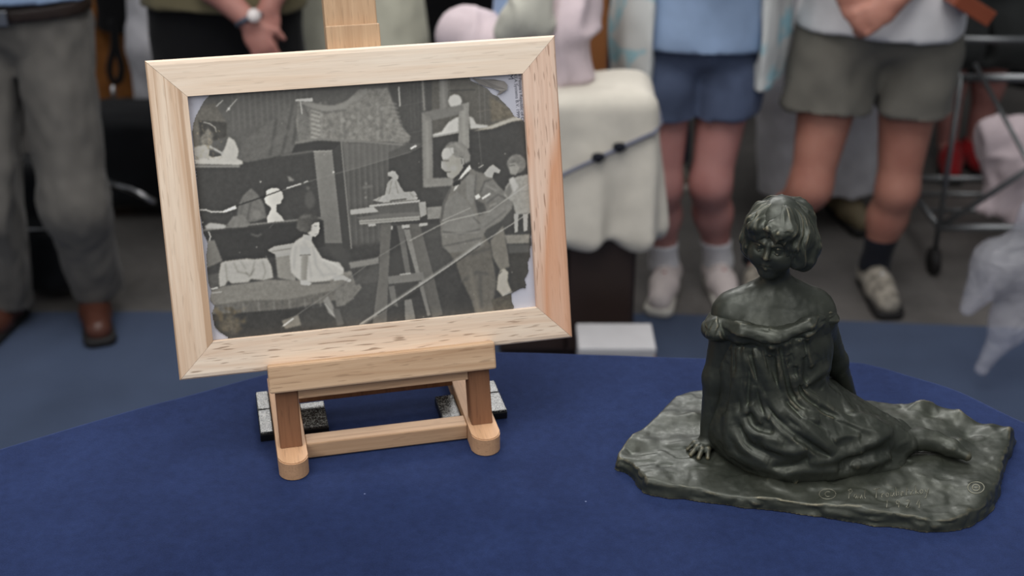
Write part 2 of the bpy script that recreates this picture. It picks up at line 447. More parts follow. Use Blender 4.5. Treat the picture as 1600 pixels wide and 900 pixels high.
# mast: clamp block and the post above it, behind the frame
lbox('mast', ez, MF, -.031, .031, .032, .058, -.21, .40, M_e_m, .002)
lbox('clamp_block', ez, MF, -.0318, .0318, .0195, .0318, .11, .2135, M_e_z if False else M_e_m, .0015)

# black speckled weight blocks standing against the runners
wk = NT('black_speckled_granite'); _v = wk.coord(); _vo = wk.add('ShaderNodeTexVoronoi'); _vo.inputs['Scale'].default_value = 520; wk.l(_v, _vo.inputs[0])
_sp = wk.ramp(wk.noise(_v, 620, 2, .6), [(.50, (.012, .013, .014)), (.64, (.30, .30, .27))]); wk.set(_sp, .25, 0, .6, wk.bump(wk.noise(_v, 500, 2), .4, .001))
M_wk2 = plain('black_rubber_side', (16, 16, 17), .35)
MEi = ME.inverted()
def eloc(px, py, z): return MEi @ Vector(G(px, py, TZ+z))
def weight(x0, x1, y0, y1, split, lab):
    lo_, hi_ = min(x0, x1), max(x0, x1)
    e_ = empty('weight_block', tuple(ME @ Vector(((lo_+hi_)/2, (y0+y1)/2, 0))), lab, 'weight', YAW, 'weight blocks at the easel runners')
    ys = [y0]+split+[y1]
    for a_, b_ in zip(ys, ys[1:]):
        lbox('slab', e_, ME, lo_, hi_, a_+.0006, b_-.0006, .0004, .0105, M_wk2, .001); lbox('speckled_top', e_, ME, lo_+.0006, hi_-.0006, a_+.0012, b_-.0012, .0106, .0135, wk.m, .0008)
yA, yB = eloc(404, 612, .013).y, eloc(403, 678, .013).y
weight(eloc(403, 650, .013).x, -PX-.0183, yB, yA, [yB+(yA-yB)*.55], 'split black speckled weight block outside the easel runner farther from the bronze statue'); weight(-PX+.0183, eloc(512, 655, .013).x, yB, yB+(yA-yB)*.6, [], 'single black speckled weight block inside the easel runner farther from the bronze statue')
yA, yB = eloc(772, 594, .013).y, eloc(793, 641, .013).y
weight(PX+.0183, eloc(793, 641, .013).x, yB, yA, [yB+(yA-yB)*.6], 'split black speckled weight block outside the easel runner nearer the bronze statue'); weight(eloc(679, 620, .013).x, PX-.0183, yB-.002, yB+(yA-yB)*.7, [], 'single black speckled weight block inside the easel runner nearer the bronze statue')
pf = bpy.data.objects.new('picture_frame', None); COL.objects.link(pf); pf.matrix_basis = MF; pf.empty_display_size = .05
tag(pf, 'pale pine picture frame with an old torn black-and-white photograph, standing on the easel', 'picture frame')
PALE, TAN = (238, 214, 184), (222, 186, 146)
rail_m = {'top': pine('pine_top_rail', 0, (236, 221, 203), (226, 199, 172), .7, 11, .2, lines=.18),
          'bottom': pine('pine_bottom_rail', 0, (236, 219, 199), (214, 178, 148), .8, 12, .75, lines=.15),
          'left': pine('pine_left_rail', 2, (233, 213, 191), (196, 158, 124), .8, 13, .2, lines=.75),
          'right': pine('pine_right_rail', 2, (231, 206, 187), (214, 173, 148), .7, 14, .8, lines=.3, band=(210, 156, 122))}
IW, IH = FW/2-FM, FH/2-FM
TH = .019
prof = [(0.0, .010), (0.0, 0.0), (.0002, -.0003), (.037, -.0003), (.041, .0006), (.0428, .0028), (.0431, .006), (.0431, TH), (.008, TH), (.008, .010)]
for side, lab in (('top', 'pale plain top rail'), ('bottom', 'bottom rail with fine dark flecks and a knot'), ('left', 'left rail with long brown grain lines'), ('right', 'pinkish right rail with an orange heartwood streak')):
    V, F = [], []
    for s in (-1, 1):
        for o, d in prof:
            if side == 'top': V.append((s*(IW+o), d, IH+o))
            elif side == 'bottom': V.append((-s*(IW+o), d, -IH-o))
            elif side == 'left': V.append((-IW-o, d, s*(IH+o)))
            else: V.append((IW+o, d, -s*(IH+o)))
    m_ = len(prof)
    for i in range(m_): F.append((i, m_+i, m_+(i+1) % m_, (i+1) % m_))
    F.append(tuple(range(m_-1, -1, -1))); F.append(tuple(range(m_, 2*m_)))
    # seat each rail a hair short at the mitres so the joint reads as a fine line
    V = [(x*(1-.0009) if side in ('top', 'bottom') else x, y, z*(1-.0009) if side in ('left', 'right') else z) for x, y, z in V]
    o = put(mesh_py('frame_rail', V, F, rail_m[side]), pf, MF); o['label'] = lab
M_card = plain('white_backing_card', (196, 197, 208), .7, var=.04)
REC = .0075                                       # print lies this deep below the frame face
card = lbox('backing_card', pf, MF, -IW-.007, IW+.007, REC+.0012, REC+.003, -IH-.007, IH+.007, M_card, .0003)
gl = NT('picture_glass')
_tr = gl.add('ShaderNodeBsdfTransparent'); _gs = gl.add('ShaderNodeBsdfGlossy'); _gs.inputs['Roughness'].default_value = .06
_fr = gl.add('ShaderNodeLayerWeight'); _fr.inputs[0].default_value = .25; _mx = gl.add('ShaderNodeMixShader')
_mr = gl.add('ShaderNodeMapRange'); _mr.inputs['To Min'].default_value = .035; _mr.inputs['To Max'].default_value = .6; gl.l(_fr.outputs['Facing'], _mr.inputs['Value'])
gl.l(_mr.outputs[0], _mx.inputs[0]); gl.l(_tr.outputs[0], _mx.inputs[1]); gl.l(_gs.outputs[0], _mx.inputs[2]); gl.l(_mx.outputs[0], gl.n['Material Output'].inputs[0])
gp = put(mesh_py('glass_pane', [(-IW-.006, REC-.0022, -IH-.006), (IW+.006, REC-.0022, -IH-.006), (IW+.006, REC-.0022, IH+.006), (-IW-.006, REC-.0022, IH+.006)], [(0, 1, 2, 3)], gl.m), pf, MF)

# ---- the old photograph: tones painted on a small canvas and carried by a fine mesh as colour per vertex
CX0, CY0, CW, CH, SS = 285, 100, 565, 450, 2
CV = np.zeros((CH*SS, CW*SS, 3), f32)
def tone(v, warm=0.0): return np.array([v*(1+.06*warm), v*.985, v*(.935-.10*warm)], f32)
def blur(M, r):
    r = int(round(r*SS))
    if r < 1: return M
    for _ in range(2):
        for ax in (0, 1):
            P = np.pad(M, [(r+1, r) if a == ax else (0, 0) for a in (0, 1)], mode='edge').cumsum(ax)
            a = [slice(None)]*2; b = [slice(None)]*2; a[ax] = slice(2*r+1, None); b[ax] = slice(0, -2*r-1)
            M = (P[tuple(a)]-P[tuple(b)])/(2*r+1)
    return M
def pmask(pts, soft=.6):
    p = np.array(pts, float); p = (p-[CX0, CY0])*SS; pad = int(soft*SS*3)+2
    x0, y0 = np.maximum(np.floor(p.min(0)).astype(int)-pad, 0); x1, y1 = np.minimum(np.ceil(p.max(0)).astype(int)+pad, [CW*SS, CH*SS])
    if x1 <= x0 or y1 <= y0: return None
    X, Y = np.meshgrid(np.arange(x0, x1)+.5, np.arange(y0, y1)+.5); m = np.zeros(X.shape, bool)
    for (xa, ya), (xb, yb) in zip(p, np.roll(p, -1, 0)):
        if ya == yb: continue
        m ^= ((Y < ya) != (Y < yb)) & (X < (xb-xa)*(Y-ya)/(yb-ya)+xa)
    return blur(m.astype(f32), soft), (slice(y0, y1), slice(x0, x1))
_tn = np.random.RandomState(5)
def grain(shape, sc):
    a = _tn.rand(shape[0]//sc+3, shape[1]//sc+3).astype(f32)
    a = np.repeat(np.repeat(a, sc, 0), sc, 1)[:shape[0], :shape[1]]; return blur(a, sc/SS*.5)*2-1
G1, G2, G3 = grain(CV.shape[:2], 2), grain(CV.shape[:2], 6), grain(CV.shape[:2], 18)
def poly(pts, v, soft=.6, tex=0, warm=0.0, alpha=1.0, dv=(0, 0)):
    r = pmask(pts, soft)
    if r is None: return
    m, s = r; m = (m*alpha)[..., None]; h, wd = m.shape[:2]
    gy = np.linspace(-.5, .5, h)[:, None]*dv[1]+np.linspace(-.5, .5, wd)[None]*dv[0]
    c = tone(1, warm)*(v+gy+tex*(G2[s]*.7+G1[s]*.5))[..., None]
    CV[s] = CV[s]*(1-m)+c*m
def line(pts, v, wd=1.2, soft=.4, alpha=1.0, warm=0.0):
    for a, b in zip(pts, pts[1:]):
        a, b = np.array(a, float), np.array(b, float); t = b-a; L = np.linalg.norm(t)+1e-6; t /= L; q = np.array([-t[1], t[0]])*wd/2; t = t*wd*.3
        poly([a-t+q, b+t+q, b+t-q, a-t-q], v, soft, 0, warm, alpha)
def disc(c, r, v, soft=.8, ry=None, **kw):
    poly([(c[0]+r*math.cos(a), c[1]+(ry or r)*math.sin(a)) for a in np.linspace(0, 2*math.pi, 20, endpoint=False)], v, soft, **kw)
CV[:] = tone(66)
# walls, shelves
poly([(285, 100), (660, 100), (655, 290), (530, 225), (490, 235), (300, 262)], 84, 2, 4)
for x in range(362, 482, 9): line([(x, 140), (x+3, 205-(x-362)*.2)], 102, 2.4, .9, .55)
poly([(303, 262), (490, 238), (505, 378), (535, 420), (320, 440)], 58, 2, 4)
poly([(535, 222), (662, 215), (655, 290), (640, 390), (548, 390)], 80, 1.5, 3)
for x in range(542, 640, 9):
    line([(x, 224), (x+6, 385)], 96, 1.5, .7, .6); line([(x+4, 224), (x+10, 385)], 66, 1.5, .7, .6)
poly([(607, 238), (660, 215), (662, 290), (692, 300), (692, 350), (610, 350)], 58, 1.2, 3)
poly([(606, 130), (660, 120), (664, 175), (662, 225), (645, 235), (628, 190), (612, 150)], 68, 1.2, 4)
for x in range(640, 665, 6): line([(x, 125), (x+3, 200)], 84, 1.2, .5, .5)
for y in (160, 205): line([(615, y+8), (665, y-2)], 88, 1.2, .5, .5)
poly([(675, 118), (745, 115), (770, 140), (808, 182), (770, 197), (735, 203), (677, 213), (675, 190)], 82, 1.2, 6, .25)
for x in (702, 748, 756): line([(x, 125), (x+3, 205)], 104, 1.6, .6, .6)
line([(702, 142), (742, 140)], 60, 1.5); line([(745, 175), (800, 165)], 108, 1.5, .6, .6, .4)
poly([(735, 205), (812, 188), (826, 205), (832, 380), (770, 372), (736, 275)], 57, 1.2, 3)
line([(748, 205), (753, 262)], 88, 1.4, .5, .7)
poly([(540, 385), (840, 350), (840, 530), (430, 530), (440, 470), (560, 440)], 57, 3, 5)
poly([(676, 213), (718, 206), (735, 205), (740, 275), (690, 285), (676, 285)], 55, 1, 2)
# top left objects
poly([(300, 187), (318, 165), (335, 160), (352, 188), (354, 214), (310, 216)], 92, 2, 12, .3)
poly([(309, 188), (354, 191), (354, 214), (335, 220), (312, 216)], 60, 1, 8, .25)
poly([(300, 190), (310, 190), (313, 230), (303, 235)], 98, 1, 8, .4)
poly([(313, 215), (325, 200), (333, 210), (330, 235), (315, 240)], 110, 1.5, 20, .3)
line([(318, 191), (327, 193), (336, 199), (338, 206)], 170, 1.3); line([(338, 166), (348, 157)], 190, 1.4); line([(354, 174), (361, 165), (370, 155)], 185, 1.2); disc((357.5, 170), 1.8, 225)
poly([(302, 248), (318, 245), (345, 243), (352, 230), (357, 214), (366, 219), (373, 235), (380, 256), (372, 258), (303, 256)], 190, .8, 7, .15)
poly([(302, 230), (322, 226), (329, 238), (327, 247), (302, 249)], 162, .8, 8, .2)
poly([(328, 234), (347, 243), (331, 246), (326, 242)], 70, .6); line([(328, 229), (348, 240)], 168, 3)
line([(303, 260), (374, 260)], 138, 3, .8)
# draped cloths
poly([(370, 248), (376, 224), (400, 206), (440, 176), (468, 158), (480, 156), (472, 215), (458, 236), (420, 247), (385, 254)], 92, 1.2, 7)
for p in ([(457, 165), (450, 200), (441, 240)], [(432, 185), (428, 210), (422, 243)], [(470, 160), (464, 190), (458, 225)]): line(p, 68, 4, 1.5, .7)
line([(405, 240), (450, 205)], 104, 5, 2, .5)
poly([(466, 158), (480, 160), (520, 166), (545, 156), (560, 140), (605, 137), (613, 158), (626, 196), (634, 205), (642, 213), (640, 221), (628, 225), (615, 222), (540, 222), (500, 218), (468, 224), (462, 190)], 117, 1, 16, .05)
for x, v in ((502, 132), (533, 134), (538, 100), (560, 128), (590, 136), (596, 104)): line([(x, 165), (x+1, 218)], v, 3, 1.2, .7)
for i in range(7): line([(487, 172+i*7), (500, 176+i*7)], 158, 3.4, 1, .8)
for i in range(9): line([(606+i*1.8, 160+i*6.5), (620+i*1.5, 163+i*6.5)], 140, 2, .8, .6)
for _ in range(70):
    x, y = _tn.uniform(500, 620), _tn.uniform(160, 215); disc((x, y), _tn.uniform(1.5, 4), _tn.choice([95, 104, 132, 142]), 1.2, alpha=.6)
for p, v in (([(475, 160), (505, 170), (535, 167), (552, 155), (572, 143)], 130),): line(p, v, 8, 1.6, .9)
line([(478, 168), (508, 176), (540, 172)], 92, 2.5, 1, .7)
poly([(466, 160), (484, 168), (484, 218), (466, 220)], 104, 1, 12); line([(474, 165), (482, 182)], 80, 3, 1, .7)
poly([(461, 155.5), (488, 153), (489, 158.5), (462, 158)], 192, .6)
line([(469, 155), (472, 178)], 185, 1.4, .4)
line([(462, 223), (480, 220), (500, 217), (550, 220), (628, 226)], 112, 3, .7)
poly([(461, 226), (498, 220), (532, 222), (532, 236), (489, 237), (455, 241)], 50, .8)
line([(440, 243), (489, 236)], 92, 2.5, .8)
poly([(490, 236), (519, 236), (535, 380), (506, 380)], 112, .6, 3, dv=(0, -14)); line([(490, 236.5), (519, 235.5)], 138, 2)
poly([(520, 236), (533, 222), (549, 388), (536, 388)], 60, .7); line([(533, 222), (549, 388)], 118, 2, .5)
# shelf with busts
line([(316, 360), (362, 354), (430, 347), (505, 340)], 104, 3.2, .7)
poly([(319, 363), (505, 344), (508, 385), (440, 400), (330, 412)], 46, 1, 3)
poly([(370, 341), (372, 322), (380, 305), (392, 294), (402, 303), (412, 318), (417, 340), (400, 346), (380, 348)], 102, 1, 9)
line([(386, 345), (392, 315)], 78, 3, 1.2, .7); line([(376, 335), (380, 315)], 84, 3, 1.2, .6); disc((401, 335), 7, 118, 1.5)
poly([(354, 352), (364, 338), (380, 336), (391, 350), (385, 355), (362, 356)], 112, 1.2, 9)
poly([(320, 353), (328, 348), (345, 350), (354, 352), (350, 357), (322, 358)], 166, 1, 8)
poly([(416, 298), (424, 294), (434, 294), (441, 300), (443, 309), (440, 313), (439, 318), (432, 320), (432, 331), (440, 338), (444, 345), (418, 348), (417, 340), (424, 326), (421, 322), (415, 318), (413, 311), (416, 306)], 216, .7, 4, .1, dv=(-45, -20))
disc((484, 312), 8, 78, 2, 14); disc((481, 294), 3, 84, 1); poly([(449, 275), (453, 276), (461, 282), (452, 284)], 118, .8)
line([(393, 366), (402, 369), (408, 366)], 80, 3, 1); line([(431, 346), (421, 356)], 96, 1.4); disc((407, 284), 1.3, 170, .5)
# left block, laundry, tub
poly([(318, 377), (335, 375), (348, 408), (320, 420)], 108, 1, 4, .1); poly([(322, 430), (345, 426), (344, 446), (325, 452)], 82, 1, 6)
poly([(345, 411), (352, 408), (385, 404), (398, 405), (417, 403), (424, 415), (427, 434), (412, 438), (392, 436), (388, 441), (362, 443), (356, 438), (352, 446), (343, 449), (342, 430)], 170, .8, 9, .15)
for p in ([(352, 412), (355, 440)], [(365, 410), (372, 425), (388, 428)], [(398, 408), (393, 430)], [(410, 408), (415, 425), (411, 436)], [(376, 408), (384, 420)]): line(p, 128, 2.4, 1, .7)
line([(384, 425), (390, 432), (398, 420)], 105, 2, .9, .6)
poly([(430, 398), (462, 392), (462, 440), (434, 434)], 132, .8, 5, .1); poly([(418, 391), (428, 385), (462, 379), (462, 394), (432, 399)], 166, .7, 4, .1); line([(425, 393), (462, 387)], 120, 1.6); line([(432, 400), (460, 396)], 168, 3, .8)
# covered platform
poly([(327, 456), (350, 447), (420, 437), (470, 438), (560, 421), (563, 440), (556, 455), (530, 460), (450, 476), (350, 490), (328, 480)], 120, .8, 9, .15)
poly([(328, 478), (380, 470), (450, 468), (530, 452), (530, 468), (480, 478), (440, 484), (350, 494), (330, 490)], 96, 1, 12, .2)
poly([(522, 452), (556, 424), (565, 450), (550, 468), (538, 477), (526, 480)], 106, .9, 14, .1)
for i in range(16): line([(332+i*12, 478-i*.9), (333+i*12, 492-i*1)], 80 if i % 2 else 128, 3, 1.2, .5)
for x, y in ((330, 452), (336, 458)): line([(x-6, y), (x+10, y-2)], 175, 1.5)
poly([(330, 492), (440, 484), (530, 480), (545, 515), (440, 525), (335, 530)], 48, 1.2, 6, .2)
for _ in range(60):
    disc((_tn.uniform(335, 385), _tn.uniform(482, 520)), _tn.uniform(1.5, 5), _tn.choice([70, 88, 104, 58]), 1.5, warm=1.8, alpha=.6)
disc((360, 508), 15, 86, 4, 14, tex=20, warm=1.0, alpha=.8)
poly([(505, 470), (512, 462), (521, 478), (526, 498), (514, 490)], 128, .8, 8); line([(508, 475), (524, 496)], 165, 1.2); poly([(520, 482), (530, 482), (538, 507), (527, 510)], 80, 1)
poly([(440, 501), (466, 492), (471, 508), (446, 514)], 116, 1.2, 5, .4)
poly([(545, 410), (592, 402), (592, 412), (548, 420)], 122, .8, 5); poly([(548, 421), (592, 413), (592, 440), (556, 445)], 68, 1, 6)
# seated girl
poly([(456, 386), (462, 376), (474, 369), (486, 375), (495, 390), (503, 403), (515, 408), (530, 410), (537, 420), (537, 428), (515, 438), (500, 440), (480, 441), (466, 437), (455, 425), (453, 402)], 188, .8, 5, .12)
for p, v in (([(489, 385), (494, 415), (506, 432)], 152), ([(482, 405), (486, 432)], 150), ([(462, 385), (459, 420)], 156), ([(505, 410), (520, 425)], 165), ([(500, 430), (525, 428)], 160), ([(475, 376), (480, 388)], 165)): line(p, v, 2.6, 1.3, .7)
line([(503, 405), (520, 411), (536, 422)], 214, 2.5, 1, .7)
poly([(468, 384), (484, 387), (486, 398), (470, 399)], 178, .8); line([(469, 399), (485, 398)], 110, 1.8, .7)
poly([(471, 399), (482, 399), (480, 425), (479, 440), (470, 440), (470, 420)], 138, .8, 0, .1, dv=(-30, 0)); poly([(469, 438), (480, 438), (487, 443), (484, 446), (470, 445)], 185, .6)
line([(488, 443), (515, 441)], 82, 2, .8); poly([(520, 432), (536, 430), (549, 437), (547, 441), (535, 437), (522, 439)], 178, .7)
poly([(474, 366), (488, 368), (487, 377), (473, 372)], 176, .7)
poly([(486, 351), (493, 347), (499, 347), (499, 354), (500, 357), (498.5, 360), (498, 365), (493, 370), (486, 369), (480, 364)], 198, .6, 0, .1, dv=(20, 0))
poly([(463, 356), (465, 342), (475, 334), (487, 332.5), (496, 337), (499, 346), (492, 347.5), (487, 351), (486.5, 360), (481, 364), (468, 361)], 74, .8, 9, .1, dv=(-20, 12)); line([(470, 340), (485, 337)], 112, 3, 1.4, .7)
line([(491, 353), (495, 353)], 90, 1.2); line([(492, 366), (496, 365.5)], 110, 1)
# modelling stand with the small figure
poly([(611, 352), (640, 350), (652, 430), (608, 432)], 52, 1)
poly([(630, 358), (641, 358), (661, 426), (650, 428)], 120, .7, 6); poly([(620, 352), (630, 352), (642, 430), (634, 430)], 92, .7, 4)
poly([(595, 350), (611, 350), (607, 430), (604, 507), (582, 507), (592, 430)], 92, .6, 4, .1); poly([(638, 350), (656, 350), (676, 425), (692, 492), (676, 496), (659, 440)], 88, .6, 4, .1)
poly([(606, 432), (661, 425), (663, 438), (607, 444)], 106, .6, 3); line([(625, 429), (642, 427)], 205, 1.4)
poly([(632, 468), (643, 467), (650, 502), (633, 504)], 114, .7, 4); poly([(607, 448), (616, 446), (622, 480), (612, 475)], 96, .7); poly([(653, 440), (660, 440), (673, 492), (668, 494)], 112, .7); poly([(618, 446), (655, 440), (650, 465), (624, 470)], 50, .8)
poly([(580, 324), (655, 315), (657, 338), (583, 346)], 84, .6, 4); poly([(547, 328), (584, 323), (592, 331), (548, 335.5)], 168, .6, 4)
line([(578, 322), (615, 318), (655, 314)], 182, 3, .6); poly([(561, 344), (656, 337), (656, 344), (562, 351)], 146, .6, 4); line([(562, 347.5), (656, 341)], 112, 1.2)
poly([(600, 334), (656, 331), (656, 337), (565, 343), (556, 340)], 102, .6); poly([(654, 316), (665, 315), (667, 335), (657, 340)], 150, .6, 8); poly([(667, 324), (690, 322), (690, 341), (668, 343)], 128, .7, 9)
for q in ([(575, 350), (587, 349), (587, 353), (576, 354)], [(628, 351.5), (640, 351), (640, 356), (628, 357)], [(655, 349), (668, 348), (668, 352), (655, 354)], [(611, 353), (613.5, 353), (613.5, 359), (611, 359)]): poly(q, 172, .5)
poly([(582, 313), (600, 305), (640, 303), (653, 308), (652, 312), (600, 316.5)], 166, .6, 14); poly([(602, 302), (605, 287), (611, 279), (620, 280), (626, 292), (632, 300), (648, 299), (652, 306), (600, 310)], 160, .6, 16)
for p in ([(612, 283), (608, 303)], [(618, 284), (622, 302)], [(595, 308), (590, 313)], [(640, 300), (646, 308)]): line(p, 118, 1.6, .6, .8)
poly([(606, 270), (612, 267), (618, 267.5), (619.5, 272), (623, 275), (622, 280), (616, 282), (611, 276), (606, 275)], 172, .6, 6); line([(610, 314), (635, 311)], 70, 2, .6)
line([(568, 293), (581, 291)], 100, 4, 1); disc((572, 287), 2.2, 110); disc((571.5, 308.5), 1.5, 140)
# stove pipe, globe, plaster pieces
poly([(659, 176), (675, 180), (677, 290), (661, 293)], 118, .8, 5); line([(667, 190), (669, 285)], 140, 5, 1.8, .8)
poly([(659, 176), (712, 164), (733, 160), (732, 176), (678, 188)], 108, .8, 4); poly([(686, 122), (700, 121), (701, 168), (687, 172)], 110, .8, 4); line([(692, 125), (694, 168)], 128, 5, 1.5, .7)
poly([(661, 279), (708, 277), (708, 290), (664, 293)], 126, .9, 4)
poly([(717, 164), (732.5, 160), (733.5, 232), (716, 230)], 128, .7, 5); line([(724, 168), (725, 228)], 146, 6, 2, .8)
line([(660, 122), (663, 172)], 124, 3, .8); line([(623, 136), (625, 166)], 152, 2.4, .6)
disc((711, 158), 10.5, 196, .8); poly([(700, 168), (722, 163), (726, 172), (702, 176)], 112, 1)
poly([(676, 210), (690, 206), (700, 192), (712, 184), (716.5, 183), (716.5, 206), (690, 211), (677, 213)], 198, .8, 5); poly([(733, 182), (739, 184), (744, 194), (763, 196), (762, 200), (735, 201)], 186, .8, 5)
line([(677, 214), (716, 207)], 150, 2, .6); poly([(762, 198), (800, 183), (812, 181), (818, 187), (800, 190), (770, 201), (738, 205)], 162, .9, 9, .4)
poly([(765, 150), (790, 166), (806, 181), (790, 186), (768, 190)], 96, 2, 16, .9)
# sculptor
poly([(692, 362), (752, 360), (766, 382), (769, 402), (776, 440), (771, 470), (774, 487), (742, 492), (735, 470), (722, 440), (712, 410), (696, 386)], 92, .9, 7, .35)
for p in ([(722, 440), (745, 425), (762, 428)], [(715, 400), (740, 396), (766, 388)], [(750, 430), (752, 480)]): line(p, 72, 4, 2, .7)
line([(735, 425), (748, 485)], 112, 6, 2.4, .7, .4)
poly([(766, 376), (786, 352), (796, 410), (799, 416), (781, 422), (770, 402)], 110, .8, 6, .3)
poly([(735, 262), (745, 268), (766, 273), (780, 292), (795, 305), (801, 318), (800, 326), (782, 346), (760, 358), (753, 372), (756, 384), (742, 391), (702, 395), (691, 385), (689, 365), (687, 340), (692, 318), (705, 290), (716, 284)], 108, .8, 6, .1)
poly([(727, 268), (743, 276), (744, 300), (738, 322), (729, 310)], 120, 1, 5); line([(744, 272), (742, 300), (748, 330)], 78, 2, 1, .8)
poly([(693, 320), (713, 298), (728, 312), (742, 335), (750, 362), (692, 362)], 116, 1, 5); line([(705, 292), (694, 318), (689, 345)], 76, 2.4, 1, .8)
poly([(742, 312), (757, 318), (760, 330), (748, 338)], 68, 1.5, 5)
poly([(750, 298), (757, 284), (766, 280), (780, 292), (797, 308), (801, 320), (786, 340), (752, 362), (748, 350), (766, 328), (774, 314), (760, 318)], 112, 1, 7); line([(751, 300), (757, 284), (768, 280)], 72, 2, .8, .8)
for p, v in (([(760, 318), (778, 304), (790, 310)], 84), ([(766, 328), (785, 316)], 90), ([(757, 355), (790, 330)], 92), ([(760, 290), (775, 298)], 134), ([(765, 322), (775, 318)], 140)): line(p, v, 2.6, 1.2, .8)
for p in ([(692, 362), (720, 366), (750, 358)], [(690, 385), (715, 380), (752, 372)], [(740, 340), (750, 350)]): line(p, 70, 2, .9, .8)
line([(692, 366), (748, 363)], 132, 2, .8, .7)
poly([(742, 306), (748, 303), (751, 308), (744, 312)], 226, .6); line([(754, 310), (765, 303)], 232, 3, .6)
poly([(692, 234), (702, 229), (712, 240), (722, 248), (724, 262), (716, 273), (708, 279), (700, 277), (697.5, 272), (698.5, 270), (696, 268), (691, 264.5), (690, 261), (692, 250), (690, 243)], 150, .6, 3, .1, dv=(-22, 0))
poly([(690, 240), (694, 232), (703, 229), (708, 240), (700, 248), (692, 249)], 188, 1, 2); line([(690.5, 252), (690.5, 262)], 182, 2.4, .7); line([(692, 251), (701, 251)], 88, 2, .8, .8); line([(697, 269), (704, 268.5)], 92, 1.4, .5); disc((709, 263), 5, 158, 2)
poly([(694, 231), (702, 222.5), (718, 221), (729, 228), (735, 243), (734.5, 252), (727, 256), (723, 246), (713, 246), (706, 240), (702, 231)], 124, .8, 9); poly([(703, 232), (708, 230), (709, 240), (705, 240)], 182, .7); line([(712, 226), (724, 236)], 142, 4, 1.5, .7); line([(698, 227), (710, 222)], 92, 2.5, .9, .7)
poly([(719, 246), (725, 247), (725.5, 257), (720, 260)], 146, .7); line([(721, 249), (722, 256)], 96, 1.6, .5)
poly([(715, 283), (722, 272), (734, 257), (736, 264), (724, 276), (717, 284)], 228, .6); poly([(708, 286), (720, 279), (719, 288), (708, 291)], 44, .7); poly([(708, 300), (711, 292), (717, 288), (713, 295)], 210, .6); line([(720, 282), (732, 270)], 58, 2.4, .8)
# plaster child and small things at the right
disc((807, 256), 15, 108, 1.2, 15, tex=14); poly([(795, 256), (806, 254), (812, 262), (806, 274), (797, 272)], 138, 1, 4); line([(796, 259), (804, 258)], 92, 1.6, .7)
poly([(790, 292), (798, 280), (810, 275), (827, 272), (830, 332), (806, 336), (801, 316), (788, 306)], 146, .9, 14); poly([(795, 280), (802, 276), (810, 292), (803, 300)], 182, .9); poly([(788, 300), (796, 286), (800, 300), (794, 310)], 112, 1)
for a in ([(803, 334), (810, 334), (809, 362), (804, 364)], [(817, 334), (825, 334), (824, 360), (818, 362)]): poly(a, 158, .7, 5)
poly([(788, 367), (828, 366), (826, 380), (792, 381)], 124, .8, 10, .2); poly([(793, 382), (827, 382), (827, 396), (796, 399)], 78, 1)
poly([(756, 271), (763, 262), (770, 257), (782, 266), (780, 271), (772, 269), (769, 278), (760, 276)], 168, .7, 4)
poly([(795, 396), (828, 394), (824, 447), (798, 457)], 54, 1, 5, .3)
poly([(778, 432), (782, 422), (788, 419), (794, 425), (793, 440), (799, 455), (786, 463), (776, 452)], 164, .8, 6, .5); line([(780, 428), (784, 424)], 98, 2, .7); poly([(768, 468), (800, 459), (803, 482), (772, 486)], 74, 1, 16, .7); line([(785, 462), (800, 456)], 175, 1.2)
poly([(737, 470), (722, 440), (712, 470), (710, 495), (742, 490)], 52, 1.5, 3)
# creases, cracks and worn edges
poly([(562, 508), (640, 457), (750, 382), (832, 330), (832, 300), (640, 378), (440, 512)], 150, 3, 0, alpha=.12)  # pale haze painted into the tones between the creases
poly([(562, 506), (640, 452), (700, 412), (750, 377), (752, 383), (640, 460), (566, 509)], 172, 1.2, 0, alpha=.45)
line([(562, 507), (590, 489), (640, 456), (700, 416), (750, 381), (800, 350), (832, 329)], 165, 1.3, .5)
line([(590, 492), (640, 459), (700, 419), (750, 384)], 30, 1.2, .5, .8)
line([(440, 511), (470, 488), (520, 454), (590, 402), (640, 372)], 128, 1.2, .5, .7); line([(443, 509), (458, 498)], 215, 2.2, .5); line([(640, 376), (700, 345), (765, 330), (800, 305), (830, 284)], 172, 1.4, .4, .8); line([(690, 345), (735, 325)], 180, 1, .4, .7)
poly([(535, 222), (545, 224), (662, 224), (640, 238), (560, 262), (540, 268)], 128, 1, 0, alpha=.3)
line([(440, 298), (500, 278), (560, 262), (640, 238), (664, 226)], 128, 1, .4, .6)
line([(312, 328), (322, 328), (330, 331), (346, 331)], 200, 2, .5); poly([(343, 332), (368, 321), (369.5, 326), (352, 332)], 238, .4); line([(369, 322), (410, 308), (440, 297)], 28, 1.4, .4)
line([(448, 294), (470, 287)], 225, 1.7, .4); line([(475, 285), (481, 283)], 210, 1.4, .4); disc((521, 269), 1.4, 230, .4); line([(642, 232), (650, 228)], 240, 2.6, .5)
line([(755, 258), (748, 262)], 190, 1.2, .4); line([(326, 362), (329, 370), (327, 376)], 215, 1.4, .4); line([(331, 452), (340, 449)], 210, 1.6, .4); line([(333, 510), (343, 521), (352, 527)], 190, 2, .5)
for _ in range(26): disc((_tn.uniform(310, 820), _tn.uniform(160, 500)), _tn.uniform(.4, .9), _tn.uniform(140, 215), .4)
for _ in range(45): x, y = _tn.uniform(303, 345), _tn.uniform(185, 250); line([(x, y), (x+_tn.uniform(-4, 4), y+_tn.uniform(-6, 6))], _tn.choice([140, 165, 70]), 1, .4, .6, 1.2)
CV += (G1*2.2+G2*2.0+G3*2.5)[..., None]
CV = np.stack([CV[..., k_]+.35*(CV[..., k_]-blur(CV[..., k_], 5)) for k_ in range(3)], -1)
CV = np.stack([blur(CV[..., k_], .5) for k_ in range(3)], -1)
